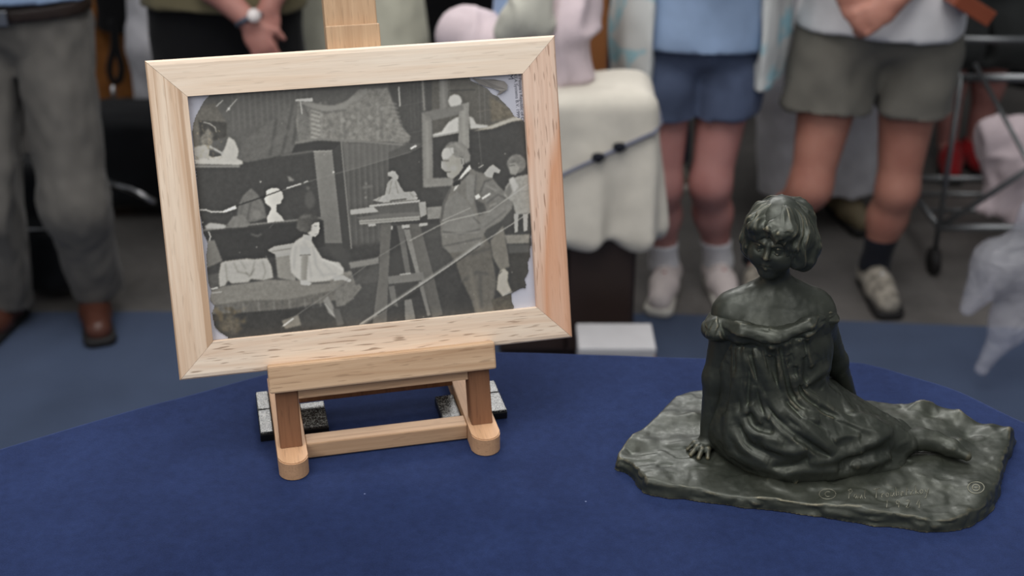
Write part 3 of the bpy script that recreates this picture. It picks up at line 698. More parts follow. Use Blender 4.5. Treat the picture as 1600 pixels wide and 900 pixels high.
CV = np.clip(np.where(CV > 150, 150+(CV-150)*.62, CV), 8, 240)
def srgb2lin(a): a = a/255.0; return np.where(a <= .04045, a/12.92, ((a+.055)/1.055)**2.4)
PRINT_OUT = [(330, 98), (326, 150), (318, 158), (306, 180), (302, 192), (300, 205), (303, 240), (309, 300), (311, 327), (318, 365), (322, 374), (324, 381), (322, 398), (325, 440), (330, 455), (328, 470), (335, 478), (331, 489), (333, 500), (336, 512), (344, 520), (356, 527), (358, 548), (800, 520), (801, 486), (804, 480), (800, 470), (799, 459), (812, 452), (817, 450), (821, 452), (822, 444), (820, 436), (826, 425), (825, 410), (829, 400), (828, 388), (831, 380), (829, 370), (836, 340), (832, 250), (824, 196), (816, 186), (804, 181), (797, 170), (786, 158), (778, 150), (770, 147), (762, 138), (748, 131), (735, 125), (732, 98)]
NX, NZ = 540, 390
gx = np.linspace(-IW-.004, IW+.004, NX); gz = np.linspace(-IH-.004, IH+.004, NZ)
X, Z = np.meshgrid(gx, gz); L3 = np.stack([X.ravel(), np.full(X.size, REC), Z.ravel()], 1)
MFn = np.array(MF); Pw = L3@MFn[:3, :3].T+MFn[:3, 3]-CAMP
cz = Pw[:, 1]*math.cos(PITCH)-Pw[:, 2]*math.sin(PITCH); cy = -Pw[:, 1]*math.sin(PITCH)-Pw[:, 2]*math.cos(PITCH)
UX, UY = 800+FPX*Pw[:, 0]/cz, 450+FPX*cy/cz          # where the tone of each print point is kept on the canvas
ix = np.clip(((UX-CX0)*SS).astype(int), 0, CW*SS-1); iy = np.clip(((UY-CY0)*SS).astype(int), 0, CH*SS-1)
om, osl = pmask(PRINT_OUT, .01); OM = np.zeros(CV.shape[:2], f32); OM[osl] = om
keep = OM[iy, ix] > .5
PRINT_GAIN = 1.36
cols = np.concatenate([np.minimum(srgb2lin(CV[iy, ix])*PRINT_GAIN+np.array([.020, .0195, .019]), .92), np.ones((X.size, 1))], 1).astype(f32)  # blacks lifted: haze of the glass is put into the print colours
q = np.arange(X.size).reshape(NZ, NX); Q = np.stack([q[:-1, :-1], q[:-1, 1:], q[1:, 1:], q[1:, :-1]], -1).reshape(-1, 4)
Q = Q[keep[Q].all(1)]
used = np.unique(Q); rem = np.full(X.size, -1); rem[used] = np.arange(len(used))
pt = NT('old_photo_print'); _at = pt.add('ShaderNodeAttribute', attribute_name='tone'); pt.set(_at.outputs['Color'], .45, 0, .35, pt.bump(pt.noise(pt.coord(), 120, 3), .05, .001))
LP = L3[used].copy(); LP[:, 1] += .0004*vnoise(LP, 40)+.0004*vnoise(LP, 12, 2)
po = mesh_np('photo_print', LP, rem[Q], pt.m); put(po, pf, MF)
ca = po.data.color_attributes.new('tone', 'FLOAT_COLOR', 'POINT'); ca.data.foreach_set('color', cols[used].ravel())
po['label'] = 'torn black-and-white print of a sculptor, a seated girl and a modelling stand'
def to_frame(px, py, dep):                          # line of sight down to the plane lying dep behind the frame face
    d = Vector(ray(px, py)); Mi = MF.inverted(); a = Mi @ Vector(CAMP); b = Mi @ (Vector(CAMP)+d); t = (dep-a.y)/(b.y-a.y); return a+(b-a)*t
M_flap = plain('torn_photo_paper', (128, 124, 120), .6, var=.15, scale=60)
fp = [to_frame(x, y, REC-.0006) for x, y in ((738, 122), (752, 124), (772, 124), (788, 127), (793, 133), (792, 140), (784, 146), (776, 150), (781, 142), (770, 138), (758, 135), (748, 131))]
for i_, p_ in enumerate(fp): p_.y -= .0008*(i_ % 3)
put(mesh_py('torn_flap', fp, [tuple(range(len(fp)))], M_flap), pf, MF)
M_ink = plain('printed_ink', (62, 64, 78), .7, var=.02)
def text_mesh(name, body, size, mat, parent, M, ext=0.0):
    cu = bpy.data.curves.new(name, 'FONT'); cu.body = body; cu.size = size; cu.extrude = ext
    o = bpy.data.objects.new(name, cu); COL.objects.link(o)
    me = bpy.data.meshes.new_from_object(o.evaluated_get(bpy.context.evaluated_depsgraph_get()))
    bpy.data.objects.remove(o, do_unlink=True); me.materials.clear()
    return put(link_mesh(name, me, mat, smooth=False), parent, M)
def card_text(body, px, py, size):
    p = to_frame(px, py, REC+.0010)
    R = Matrix(((0, 1, 0), (0, 0, -1), (-1, 0, 0))).to_4x4()     # text x runs down the card, text up points right
    o = text_mesh('printed_line', body, size, M_ink, card, MF @ Matrix.Translation(p) @ R)
card_text('AM', 793.5, 107, .0095)
card_text('\u00a9 IKEA Systems B.V. 1999', 802.5, 106, .0056)
card_text("Made in People's Republic of China", 808.5, 96, .0056)

# ================================================================== BRONZE STATUE
br = NT('dark_bronze'); _v = br.coord()
_ge = br.add('ShaderNodeNewGeometry')
_a = br.noise(_v, 16, 5, .65); _b = br.noise(_v, 170, 4, .6)
_base = br.ramp(_a, [(.30, lin((46, 50, 44))), (.55, lin((55, 58, 51))), (.75, lin((66, 69, 60)))])
_worn = br.ramp(_ge.outputs['Pointiness'], [(.515, (0, 0, 0)), (.56, (1, 1, 1))])
_dust = br.ramp(_ge.outputs['Pointiness'], [(.455, (1, 1, 1)), (.492, (0, 0, 0))])
_m1 = br.add('ShaderNodeMath', operation='MULTIPLY'); br.l(_worn, _m1.inputs[0]); _m1.inputs[1].default_value = .55
_m2 = br.add('ShaderNodeMath', operation='MULTIPLY'); br.l(_dust, _m2.inputs[0]); _m2.inputs[1].default_value = .35
_col = br.mix(_m1.outputs[0], _base, lin((150, 140, 112))); _col = br.mix(_m2.outputs[0], _col, lin((96, 104, 86)))
br.set(_col, br.ramp(_b, [(.3, (.32,)*3), (.7, (.50,)*3)]), .40, .5, br.bump(_b, .14, .0010))
M_br = br.m
BT = TZ+.020                                       # top of the bronze ground
st = empty('bronze_statue', tuple(G(1230, 720, TZ)), 'dark bronze statue of a seated girl in an off-shoulder dress on a rough ground', 'statue')

# ---- ground slab
OUTB = [(961, 712), (968, 692), (985, 674), (1020, 645), (1045, 620), (1060, 611), (1095, 604), (1200, 606), (1340, 617), (1400, 623), (1432, 630), (1455, 629), (1500, 640), (1515, 650), (1545, 657), (1574, 664)]
OUTF = [(1586, 690), (1582, 712), (1566, 752), (1560, 775), (1548, 797), (1515, 826), (1470, 832), (1400, 827), (1300, 812), (1200, 800), (1100, 786), (1020, 776), (998, 766), (978, 742)]
pg = [G(x, y, BT)[:2] for x, y in OUTB]+[G(x, y, TZ)[:2] for x, y in OUTF]
pg = np.array([p[:2] for p in catmull(pg, 3, True)], f32)
def sd_poly2(P):
    d = np.full(len(P), 1e9, f32); s = np.ones(len(P), f32)
    for i in range(len(pg)):
        a, b = pg[i], pg[i-1]; e = b-a; wv = P-a
        t = np.clip((wv@e)/(e@e+1e-12), 0, 1); d = np.minimum(d, ((wv-t[:, None]*e)**2).sum(1))
        c1 = P[:, 1] >= a[1]; c2 = P[:, 1] < b[1]; c3 = e[0]*wv[:, 1] > e[1]*wv[:, 0]
        s = np.where((c1 & c2 & c3) | (~c1 & ~c2 & ~c3), -s, s)
    return s*np.sqrt(d)
_bumps = [(G(*p, BT)[:2], r, h) for p, r, h in (((1440, 634), .022, .010), ((1505, 648), .020, .009), ((1455, 645), .014, -.006), ((1500, 690), .012, .005), ((1512, 676), .013, -.004), ((1545, 672), .018, .006), ((1578, 676), .012, .008), ((1400, 655), .030, .004),
          ((1040, 640), .03, .003), ((1085, 650), .014, .005), ((985, 700), .02, -.006), ((1010, 690), .02, .004), ((1060, 690), .02, .004), ((1025, 745), .022, .004), ((1150, 760), .06, -.003), ((1530, 765), .022, .005), ((1480, 700), .03, .004), ((1340, 640), .03, .004), ((1200, 612), .05, .003), ((1250, 790), .08, -.004), ((1460, 800), .05, -.003))]
_gs = .0008; _bx0, _by0 = pg.min(0)-.03; _bx1, _by1 = pg.max(0)+.03
_gx, _gy = np.arange(_bx0, _bx1, _gs, dtype=f32), np.arange(_by0, _by1, _gs, dtype=f32)
_GX, _GY = np.meshgrid(_gx, _gy, indexing='ij'); _P2 = np.stack([_GX.ravel(), _GY.ravel()], 1)
_E2 = sd_poly2(_P2[:, :2]); _Q = np.stack([_P2[:, 0], _P2[:, 1], np.zeros(len(_P2), f32)], 1)
_Qw = _Q+.012*np.stack([vnoise(_Q, 22, 41), vnoise(_Q, 22, 42), np.zeros(len(_Q), f32)], 1)
_H2 = BT+.0018*vnoise(_Qw, 16, 4)+.0013*np.tanh(7*vnoise(_Qw*np.array([1, 1.5, 1], f32), 20, 6))+.0007*np.tanh(6*vnoise(_Qw*np.array([1, 1.8, 1], f32), 46, 5))+.0004*vnoise(_Q, 120, 7)
for c, r, hh in _bumps:
    _H2 = _H2+hh*np.exp(-((_P2-np.asarray(c, f32))**2).sum(1)/(r*r)*1.6)
_H2 = _H2-.003*np.exp(np.minimum(_E2, 0)/.006)                      # the top rolls off towards its broken rim
_T2 = np.stack([_E2, _H2], 1).reshape(len(_gx), len(_gy), 2).astype(f32)
def look2(P):
    u = np.clip((P[:, 0]-_bx0)/_gs, 0, len(_gx)-1.01); v = np.clip((P[:, 1]-_by0)/_gs, 0, len(_gy)-1.01)
    iu, iv = u.astype(int), v.astype(int); fu, fv = (u-iu)[:, None], (v-iv)[:, None]
    return (_T2[iu, iv]*(1-fu)+_T2[iu+1, iv]*fu)*(1-fv)+(_T2[iu, iv+1]*(1-fu)+_T2[iu+1, iv+1]*fu)*fv
def base_fn(P):
    T = look2(P); e, h = T[:, 0], T[:, 1]
    edge = e+.0026*vnoise(P*np.array([1, 1, 1.2], f32), 30, 8)+.0013*ridged(P*np.array([1, 1, 2.2], f32), 62, 9)+np.clip((P[:, 2]-TZ)/.02, 0, 1.4)*.005
    return np.maximum(smax(edge, P[:, 2]-h, .003), TZ+.0004-P[:, 2])*.8
blo, bhi = np.append(pg.min(0)-.014, TZ-.004), np.append(pg.max(0)+.014, BT+.026)
sdf_obj('bronze_ground', base_fn, blo, bhi, .0016, M_br, st, slack=1.25)

# ---- figure: positions from the line of sight at chosen depths
Y0 = 1.40
def S(px, py, dy=0.0): return W(px, py, Y0+dy)
def onb(px, py, up=0.0): return G(px, py, BT+up)
HC = S(1214, 371, -.008)                            # head centre
fy, fpch, froll = math.radians(-27), math.radians(3), math.radians(3)
fwd = np.array([math.sin(fy)*math.cos(fpch), -math.cos(fy)*math.cos(fpch), -math.sin(fpch)])
rgt = np.cross(fwd, [0, 0, 1.0]); rgt /= np.linalg.norm(rgt); rgt = -rgt if rgt[0] < 0 else rgt
upv = np.cross(rgt, fwd); upv = upv if upv[2] > 0 else -upv
rgt, upv = rgt*math.cos(froll)-upv*math.sin(froll), upv*math.cos(froll)+rgt*math.sin(froll)
RH = np.stack([rgt, fwd, upv]).astype(f32)           # world -> head (right, forward, up)
HS = .845
def hd(P): return ((P-HC.astype(f32))@RH.T)/HS
def face_fn(P):
    q = hd(P)
    d = sd_ell(q, (0, -.006, .012), (.037, .044, .044))
    d = smin(d, sd_ell(q, (0, .010, -.014), (.0295, .031, .034)), .012)
    d = smin(d, sd_ell(q, (0, .0265, -.0415), (.0105, .010, .009)), .012)
    for s in (-1, 1):
        d = smin(d, sd_ell(q, (s*.0165, .0240, -.0175), (.0138, .0132, .0145)), .010)
        d = smin(d, sd_cone(q, (s*.0215, .0300, .0085), (s*.006, .0385, .0065), .0035, .0035), .006)
        d = smax(d, -sd_ell(q, (s*.0128, .0440, -.0015), (.0098, .0100, .0068)), .005)
        d = smin(d, sd_ell(q, (s*.0125, .0318, -.0012), (.0066, .0058, .0052)), .0016)
        d = smin(d, seg_chain(q, [(s*.0062, .0362, .0004), (s*.0125, .0384, .0034), (s*.0195, .0335, .0014)], [.0009, .0012, .0009], .001), .0016)
        d = smin(d, seg_chain(q, [(s*.0066, .0362, -.0038), (s*.0125, .0376, -.0055), (s*.0185, .0338, -.0038)], [.0007, .0008, .0007], .001), .0016)
        d = smin(d, sd_ell(q, (s*.0036, .0400, -.0122), (.0027, .0030, .0023)), .002)
    d = smin(d, sd_cone(q, (0, .0380, .003), (0, .0455, -.0105), .0024, .0036), .005)
    for s in (-1, 1): d = smax(d, -sd_ell(q, (s*.0024, .0440, -.0148), (.0014, .0018, .0014)), .0012)
    d = smin(d, seg_chain(q, [(-.0075, .0340, -.0245), (-.0025, .0380, -.0230), (0, .0380, -.0236), (.0025, .0380, -.0230), (.0075, .0340, -.0245)], [.0010, .0024, .0023, .0024, .0010], .001), .003)
    d = smin(d, seg_chain(q, [(-.005, .0345, -.0280), (0, .0372, -.0290), (.005, .0345, -.0280)], [.0014, .0027, .0014], .001), .003)
    d = smax(d, -seg_chain(q, [(-.0085, .0362, -.0262), (0, .0412, -.0256), (.0085, .0362, -.0262)], [.0005, .0010, .0005], .0005), .0014)
    return d*HS
SHL, SHR = S(1142, 488), S(1274, 484, .006)
NK = S(1216, 452, .006)
HANDL = onb(1106, 690, .006); HANDR = onb(1326, 634, .006)
ELL, ELR = S(1119, 590, -.006), S(1304, 565, .035)
TOE = onb(1510, 712, .008); HEEL = onb(1462, 690, .014); ANK = onb(1440, 686, .016)
def arm(P, sh, el, ha, k=.010): return seg_chain(P, [sh, el, ha+np.array([0, 0, .008])], [.0205, .0150, .0105], k)
def hand(P, ha, fdir, spread=.30):
    fdir = np.array([*fdir, 0.0]); fdir /= np.linalg.norm(fdir); sd = np.array([-fdir[1], fdir[0], 0])
    d = sd_ell(P, ha+fdir*.006, (.013, .011, .0068))
    for i, a in enumerate((-.62, -.22, .12, .46, 1.25)):
        L = (.020, .025, .026, .022, .017)[i]; dr = fdir*math.cos(a)+sd*math.sin(a)
        p0 = ha+dr*.007; p1 = ha+dr*(.007+L*.55)+np.array([0, 0, .0015]); p2 = ha+dr*(.007+L)+np.array([0, 0, -.0045])
        d = smin(d, seg_chain(P, [p0, p1, p2], [.0040, .0036, .0026], .002), .003)
    return d
def body_fn(P):
    d = np.linalg.norm(P-HC.astype(f32), axis=1)-.058; m_ = d < .03
    if m_.any(): d[m_] = face_fn(P[m_])
    d = smin(d, sd_cone(P, NK-np.array([0, 0, .012]), HC-upv*.024+fwd*.0, .0180, .0150), .012)
    t = sd_ell(P, S(1209, 515, .004), (.066, .043, .066))
    t = smin(t, sd_cone(P, SHL+np.array([.008, .004, -.004]), SHR+np.array([-.008, .0, -.004]), .0235, .0235), .022)
    t = smin(t, sd_cone(P, NK-np.array([0, 0, .012]), S(1211, 490, .004), .022, .040), .022)
    d = smin(d, t, .012)
    d = smin(d, arm(P, SHL, ELL, HANDL), .014); d = smin(d, arm(P, SHR, ELR, HANDR), .014)
    for hc_, hdir in ((HANDL, (-.55, -.83)), (HANDR, (.3, .9))):
        m_ = np.linalg.norm(P-hc_.astype(f32), axis=1) < .06
        if m_.any(): d[m_] = smin(d[m_], hand(P[m_], hc_, hdir), .006)
    return d
def foot_fn(P):
    d = seg_chain(P, [onb(1395, 690, .018), ANK, HEEL], [.015, .0118, .0108], .010)
    d = smin(d, seg_chain(P, [HEEL, (HEEL+TOE)/2+np.array([0, 0, .001]), TOE], [.0112, .0098, .0062], .008), .008)
    d = smin(d, seg_chain(P, [onb(1370, 668, .014), onb(1402, 670, .013), onb(1424, 680, .009)], [.013, .011, .007], .006), .004)
    return d
def march_many(fn, pix, tmin=1.0, tmax=2.4):
    D = np.array([ray(x, y) for x, y in pix]); D /= np.linalg.norm(D, axis=1)[:, None]; t = np.full(len(D), tmin); live = np.ones(len(D), bool)
    for _ in range(140):
        v = fn((CAMP+D[live]*t[live][:, None]).astype(f32)); t[live] += np.maximum(v*.85, 0)
        idx_ = np.where(live)[0]; live[idx_[(v < 2.5e-4) | (t[idx_] > tmax)]] = False
        if not live.any(): break
    return CAMP+D*t[:, None], t <= tmax, D
def chains(fn, items, sink):
    flat = [p for pts, _ in items for p in pts]; X_, ok, D = march_many(fn, flat); out = []; i_ = 0
    for pts, r in items:
        k_ = slice(i_, i_+len(pts)); i_ += len(pts)
        out.append(([x+d*r*sink for x, o, d in zip(X_[k_], ok[k_], D[k_]) if o], r))
    return out
# ---- dress
def drs0(P):
    d = sd_ell(P, S(1208, 535, .006), (.0665, .0485, .052))
    d = smin(d, sd_cone(P, S(1210, 545, .006), S(1206, 640, .004), .0565, .070), .03)
    d = smin(d, sd_cone(P, S(1168, 585, .0), onb(1165, 672, .004), .036, .040), .03)
    d = smin(d, sd_ell(P, onb(1222, 668, .018), (.092, .078, .052)), .03)
    d = smin(d, sd_cone(P, onb(1240, 676, .034), onb(1345, 690, .024), .048, .030), .03)
    d = smin(d, sd_cone(P, onb(1290, 640, .036), onb(1385, 672, .018), .032, .018), .025)
    d = smin(d, sd_cone(P, onb(1345, 690, .022), onb(1415, 692, .014), .027, .015), .02)
    d = smin(d, sd_ell(P, onb(1265, 726, .002), (.066, .030, .012)), .016)
    d = smin(d, sd_ell(P, onb(1345, 722, .000), (.052, .024, .010)), .014)
    # off-shoulder band and sleeves
    d = smin(d, seg_chain(P, [S(1128, 508, -.008), S(1160, 520, -.036), S(1210, 529, -.046), S(1258, 512, -.036), S(1287, 497, -.002), S(1268, 480, .05), S(1205, 478, .066), S(1150, 488, .05), S(1124, 503, .004)], [.016, .0115, .0105, .0110, .0145, .0125, .0115, .0125, .016], .006), .010)
    d = smin(d, sd_ell(P, S(1119, 515, -.010), (.017, .018, .013)), .008)
    d = smin(d, sd_ell(P, S(1289, 492, .004), (.0135, .018, .014)), .008)
    return np.maximum(d, BT-.003-P[:, 2])
RID = [  # fold crests: (polyline, radius)
    ([(1128, 486), (1142, 494), (1162, 498), (1187, 501), (1210, 503), (1236, 497), (1262, 487), (1282, 480)], .0030),
    ([(1124, 496), (1145, 505), (1172, 510), (1200, 515), (1226, 517), (1250, 508), (1276, 497), (1293, 487)], .0032),
    ([(1150, 512), (1178, 519), (1205, 523), (1232, 519), (1258, 508)], .0024),
    ([(1140, 520), (1165, 525), (1190, 532), (1216, 533), (1240, 523), (1264, 514), (1285, 505)], .0034),
    ([(1104, 512), (1112, 505), (1124, 502)], .0040), ([(1103, 520), (1116, 524), (1130, 522)], .0046), ([(1112, 512), (1122, 516)], .0038),
    ([(1284, 486), (1292, 484), (1296, 492)], .0034),
    ([(1150, 532), (1154, 575), (1146, 615), (1139, 655), (1135, 700)], .0042),
    ([(1160, 540), (1176, 580), (1190, 612), (1212, 637), (1232, 650)], .0040),
    ([(1148, 580), (1158, 620), (1170, 650)], .0030),
    ([(1176, 545), (1192, 575), (1205, 600), (1228, 630)], .0036),
    ([(1205, 540), (1203, 558)], .0028), ([(1232, 532), (1240, 550), (1243, 575)], .0030), ([(1226, 535), (1232, 555)], .0026), ([(1262, 520), (1262, 550), (1270, 575)], .0032), ([(1248, 530), (1256, 560)], .0026),
    ([(1195, 560), (1205, 612), (1225, 640), (1250, 661), (1271, 680), (1288, 695), (1302, 710)], .0046),
    ([(1215, 565), (1222, 612), (1236, 638), (1260, 652), (1282, 656)], .0042),
    ([(1240, 585), (1245, 610), (1262, 630), (1285, 638)], .0036),
    ([(1142, 642), (1150, 678), (1164, 699), (1184, 714), (1202, 723)], .0044),
    ([(1150, 628), (1160, 660), (1178, 676), (1202, 684), (1226, 693)], .0042),
    ([(1172, 628), (1186, 646), (1206, 654)], .0034), ([(1190, 690), (1215, 702), (1240, 706), (1262, 700)], .0036),
    ([(1134, 702), (1165, 718), (1190, 727), (1214, 736), (1238, 746)], .0040),
    ([(1228, 738), (1255, 735), (1290, 735), (1310, 733)], .0036), ([(1262, 722), (1300, 717), (1330, 708), (1352, 704)], .0044), ([(1240, 752), (1270, 757), (1300, 752)], .0030),
    ([(1256, 606), (1272, 590), (1292, 577), (1304, 583)], .0042), ([(1258, 610), (1280, 625), (1304, 644), (1330, 662), (1360, 672), (1388, 680)], .0046), ([(1284, 590), (1292, 608), (1312, 622)], .0036), ([(1300, 600), (1320, 630), (1332, 648)], .0034),
    ([(1330, 655), (1352, 652), (1378, 664), (1394, 672)], .0038), ([(1335, 700), (1368, 690), (1392, 672)], .0036), ([(1330, 728), (1370, 722), (1392, 712)], .0036), ([(1300, 690), (1320, 680), (1345, 682)], .0030)]
GRV = [([(1168, 548), (1180, 585), (1196, 620)], .0028), ([(1185, 545), (1200, 585), (1216, 615), (1240, 640), (1264, 668)], .0032), ([(1208, 560), (1214, 600), (1228, 632), (1255, 648)], .0028),
       ([(1142, 545), (1142, 600), (1136, 650)], .0034), ([(1148, 650), (1158, 685), (1185, 705), (1225, 716)], .0036), ([(1166, 645), (1180, 668), (1210, 676)], .0030), ([(1250, 600), (1255, 618), (1278, 636), (1310, 655), (1345, 674)], .0036),
       ([(1232, 560), (1234, 600), (1244, 625)], .0028), ([(1200, 732), (1240, 728), (1265, 716)], .0030), ([(1310, 722), (1345, 712), (1390, 702)], .0034), ([(1240, 682), (1270, 700), (1300, 716)], .0030), ([(1136, 527), (1165, 532), (1195, 538), (1218, 539), (1245, 528), (1280, 512)], .0030)]
# gathers: many fine crests running from the neckline down into the sweep of the skirt
_rf = random.Random(11)
FAM = [[(1146, 535), (1144, 575), (1141, 615), (1138, 655), (1136, 700)], [(1160, 538), (1166, 580), (1163, 630), (1170, 680), (1196, 718)], [(1178, 542), (1188, 590), (1197, 637), (1226, 676), (1288, 722)], [(1200, 545), (1208, 590), (1226, 635), (1264, 666), (1350, 700)], [(1226, 540), (1233, 585), (1249, 622), (1287, 646), (1388, 683)], [(1264, 520), (1267, 558), (1263, 590), (1282, 616), (1346, 660)]]
for a_, b_ in zip(FAM, FAM[1:]):
    for k_ in (.0, .25, .5, .75):
        pts_ = [tuple(p) for p in catmull([((1-k_)*x0+k_*x1+_rf.uniform(-2.5, 2.5), (1-k_)*y0+k_*y1) for (x0, y0), (x1, y1) in zip(a_, b_)], 3)]
        i0_ = _rf.choice((0, 0, 2, 4)); i1_ = len(pts_)-_rf.choice((0, 0, 2, 4))
        (RID if k_ in (.0, .5) else GRV).append((pts_[i0_:i1_], _rf.uniform(.0019, .0028)))
def smooth(items): return [([tuple(p) for p in catmull(p_, 4 if len(p_) < 9 else 1)], r) for p_, r in items]
RC = chains(drs0, smooth(RID), 0.0); GC = chains(drs0, smooth(GRV), 0.0)
def fold(P, pts, wd, amp, d):
    pts = np.asarray(pts, f32); lo_ = pts.min(0)-wd*2.4; hi_ = pts.max(0)+wd*2.4
    m = ((P > lo_) & (P < hi_)).all(1)
    if not m.any(): return d
    Q = P[m]; best = np.full(len(Q), 1e9, f32); tt = np.zeros(len(Q), f32); n_ = len(pts)-1
    for i in range(n_):
        a, ab = pts[i], pts[i+1]-pts[i]; t = np.clip(((Q-a)@ab)/(ab@ab+1e-12), 0, 1); e = np.linalg.norm(Q-a-t[:, None]*ab, axis=1)
        c_ = e < best; best = np.where(c_, e, best); tt = np.where(c_, (i+t)/n_, tt)
    d[m] = d[m]-amp*np.exp(-(best/wd)**1.3)*np.minimum(1, np.minimum(tt, 1-tt)*6+.15)
    return d
def dress_fn(P):
    d = drs0(P)
    for pts, r in GC:
        if len(pts) > 1: d = fold(P, pts, r*1.7, -r*1.5, d)
    for pts, r in RC:
        if len(pts) > 1: d = fold(P, pts, r*1.35, r*1.75, d)
    Pw_ = P+.008*np.stack([vnoise(P, 30, 45), vnoise(P, 30, 46), vnoise(P, 30, 47)], 1)
    d = d+.0007*np.tanh(5*vnoise(Pw_*np.array([1, 1, .45], f32), 52, 12))+.0004*np.tanh(4*vnoise(Pw_*np.array([1.2, 1, .7], f32), 110, 13))
    bz = np.clip((P[:, 2]-ZB0)/.008, 0, 1); d = d+bz*.0016*ridged(Pw_*np.array([.5, .5, 2.2], f32), 75, 15)
    return np.maximum(d, BT-.003-P[:, 2])
ZB0 = S(1210, 532, -.04)[2]
# ---- hair
def hair_fn(P):
    q = hd(P)
    d = sd_ell(q, (.001, -.008, .012), (.0455, .050, .0425))
    d = smin(d, sd_ell(q, (.036, -.006, -.012), (.0215, .031, .027)), .014)
    d = smin(d, sd_ell(q, (-.033, -.002, -.012), (.0165, .028, .031)), .012)
    d = smin(d, sd_ell(q, (0, -.032, -.010), (.040, .022, .034)), .014)
    d = smin(d, sd_ell(q, (0, .026, .0275), (.033, .018, .0125)), .008)
    d = smin(d, sd_ell(q, (-.006, .043, .030), (.0085, .006, .006)), .004); d = smin(d, sd_ell(q, (.010, .042, .027), (.008, .006, .005)), .004); d = smin(d, sd_ell(q, (-.019, .036, .025), (.008, .006, .006)), .004)
    cut = sd_ell(q, (-.001, .052, -.021), (.0285, .040, .0375))
    cut = smin(cut, sd_cone(q, (0, .0, -.07), (0, .03, -.035), .030, .026), .006)
    d = smax(d, -cut, .005)
    a = np.arctan2(q[:, 0], q[:, 1]+.008); rr_ = np.sqrt(q[:, 0]**2+(q[:, 1]+.008)**2); fade = np.clip(rr_/.035, 0, 1)
    st_ = np.stack([np.cos(a)*.05+.3*q[:, 2], np.sin(a)*.05, q[:, 2]*.30], 1).astype(f32)+.006*np.stack([vnoise(q, 40, 25), vnoise(q, 40, 26), vnoise(q, 40, 27)], 1)
    d = d-fade*(.0028*np.tanh(2.5*vnoise(st_, 105, 21))+.0016*vnoise(st_, 240, 22))-.0020*np.tanh(3*vnoise(q, 48, 23))
    return d*.85
sdf_obj('figure_body', body_fn, np.min([HANDL, HANDR, HC], 0)-.07, np.max([HANDL, HANDR, HC], 0)+np.array([.06, .06, .07]), .0011, M_br, st, disp=lambda V: .0003*vnoise(V, 150, 31))['label'] = 'head, bare shoulders and arms of the girl'
sdf_obj('dress', lambda P: dress_fn(P)*.8, np.append(G(1085, 760, BT)[:2]-.0, BT-.008)-np.array([.01, .06, 0]), np.append(G(1440, 615, BT)[:2]+.02, S(1210, 470).max() if False else S(1210, 460)[2]+.01)+np.array([.02, .02, 0]), .0011, M_br, st, slack=1.15)['label'] = 'gathered off-shoulder dress with deep flowing folds'
sdf_obj('hair', hair_fn, HC-.075, HC+.075, .0010, M_br, st, slack=1.2)['label'] = 'bobbed hair with a fringe'
lo_ = np.minimum(onb(1360, 715), onb(1360, 655)); sdf_obj('feet', foot_fn, np.array([onb(1350, 700)[0]-.02, onb(1500, 740)[1]-.02, BT-.01]), np.array([onb(1530, 700)[0]+.01, onb(1400, 650)[1]+.02, BT+.05]), .0012, M_br, st, disp=lambda V: .0006*vnoise(V, 150, 33))['label'] = 'bare feet reaching out of the hem'

# ---- incised signature, date and foundry stamp
def scratch(name, strokes, r=.00055, parent=st):
    V, F = [], []
    for s in strokes:
        X_, ok, _ = march_many(base_fn, s); pts = [p for p, o in zip(X_, ok) if o]
        if len(pts) < 2: continue
        v, f = tube_mesh(pts, r, 5); o = len(V); V += v; F += [tuple(i+o for i in q_) for q_ in f]
    if V: return mesh_py(name, V, F, M_scr, parent, smooth=True)
M_scr = plain('scratched_bronze', (118, 117, 104), .45, .5, var=.1)
def arc(cx, cy, rx, ry, a0, a1, n_=12): return [(cx+rx*math.cos(math.radians(a)), cy+ry*math.sin(math.radians(a))) for a in np.linspace(a0, a1, n_)]
def adv(strokes, x, y, sl=-.10, sx=1.0, sy=1.0): return [[(x+sx*a, y+sy*b+sl*sx*a) for a, b in s] for s in strokes]
GL = {'P': [[(1, 0), (2, -11)], [(0, -10), (4, -12), (6, -9), (3, -6), (1, -6)]], 'a': [[(4, -5), (1, -5), (0, -2), (2, 0), (4, -4), (5, 0)]], 'u': [[(0, -5), (0, -1), (2, 0), (4, -5), (5, 0)]], 'l': [[(2, -11), (1, -2), (3, 0)]],
      'T': [[(0, -11), (9, -12)], [(5, -12), (4, 0)]], 'r': [[(0, -5), (1, 0)], [(1, -3), (3, -5), (4, -5)]], 'o': [arc(2, -2.5, 2, 2.5, 0, 360, 10)], 'b': [[(0, -11), (1, 0), (4, -1), (4, -5), (1, -4)]], 'e': [[(0, -2.5), (4, -3), (3, -5), (0, -4), (1, 0), (4, -1)]],
      't': [[(2, -9), (1, 0), (3, 0)], [(0, -6), (4, -6)]], 'z': [[(0, -5), (4, -5), (0, 0), (4, 0)]], 'k': [[(0, -11), (1, 0)], [(4, -5), (1, -3), (5, 0)]], 'y': [[(0, -5), (2, -1)], [(5, -5), (1, 6), (-1, 5)]],
      '1': [[(1, -8), (2, -10), (1, 0)]], '9': [arc(2, -7, 2, 2.5, 0, 360, 9), [(4, -7), (3, 0)]], '2': [[(0, -8), (2, -10), (4, -8), (0, 0), (5, 0)]], '4': [[(3, -10), (0, -4), (5, -4)], [(4, -7), (3, 1)]]}
sig = []
x = 1325
for ch in 'Paul Troubetzkoy':
    if ch == ' ': x += 9; continue
    sig += adv(GL[ch], x, 779, 0, 1.15, 1.25) if x < 1362 else adv(GL[ch], x, 779-(x-1362)*.10, -.10, 1.15, 1.25)
    x += {'P': 8, 'T': 11, 'l': 5}.get(ch, 6.6)*1.15
scratch('incised_signature', sig)
d_ = []; x = 1384
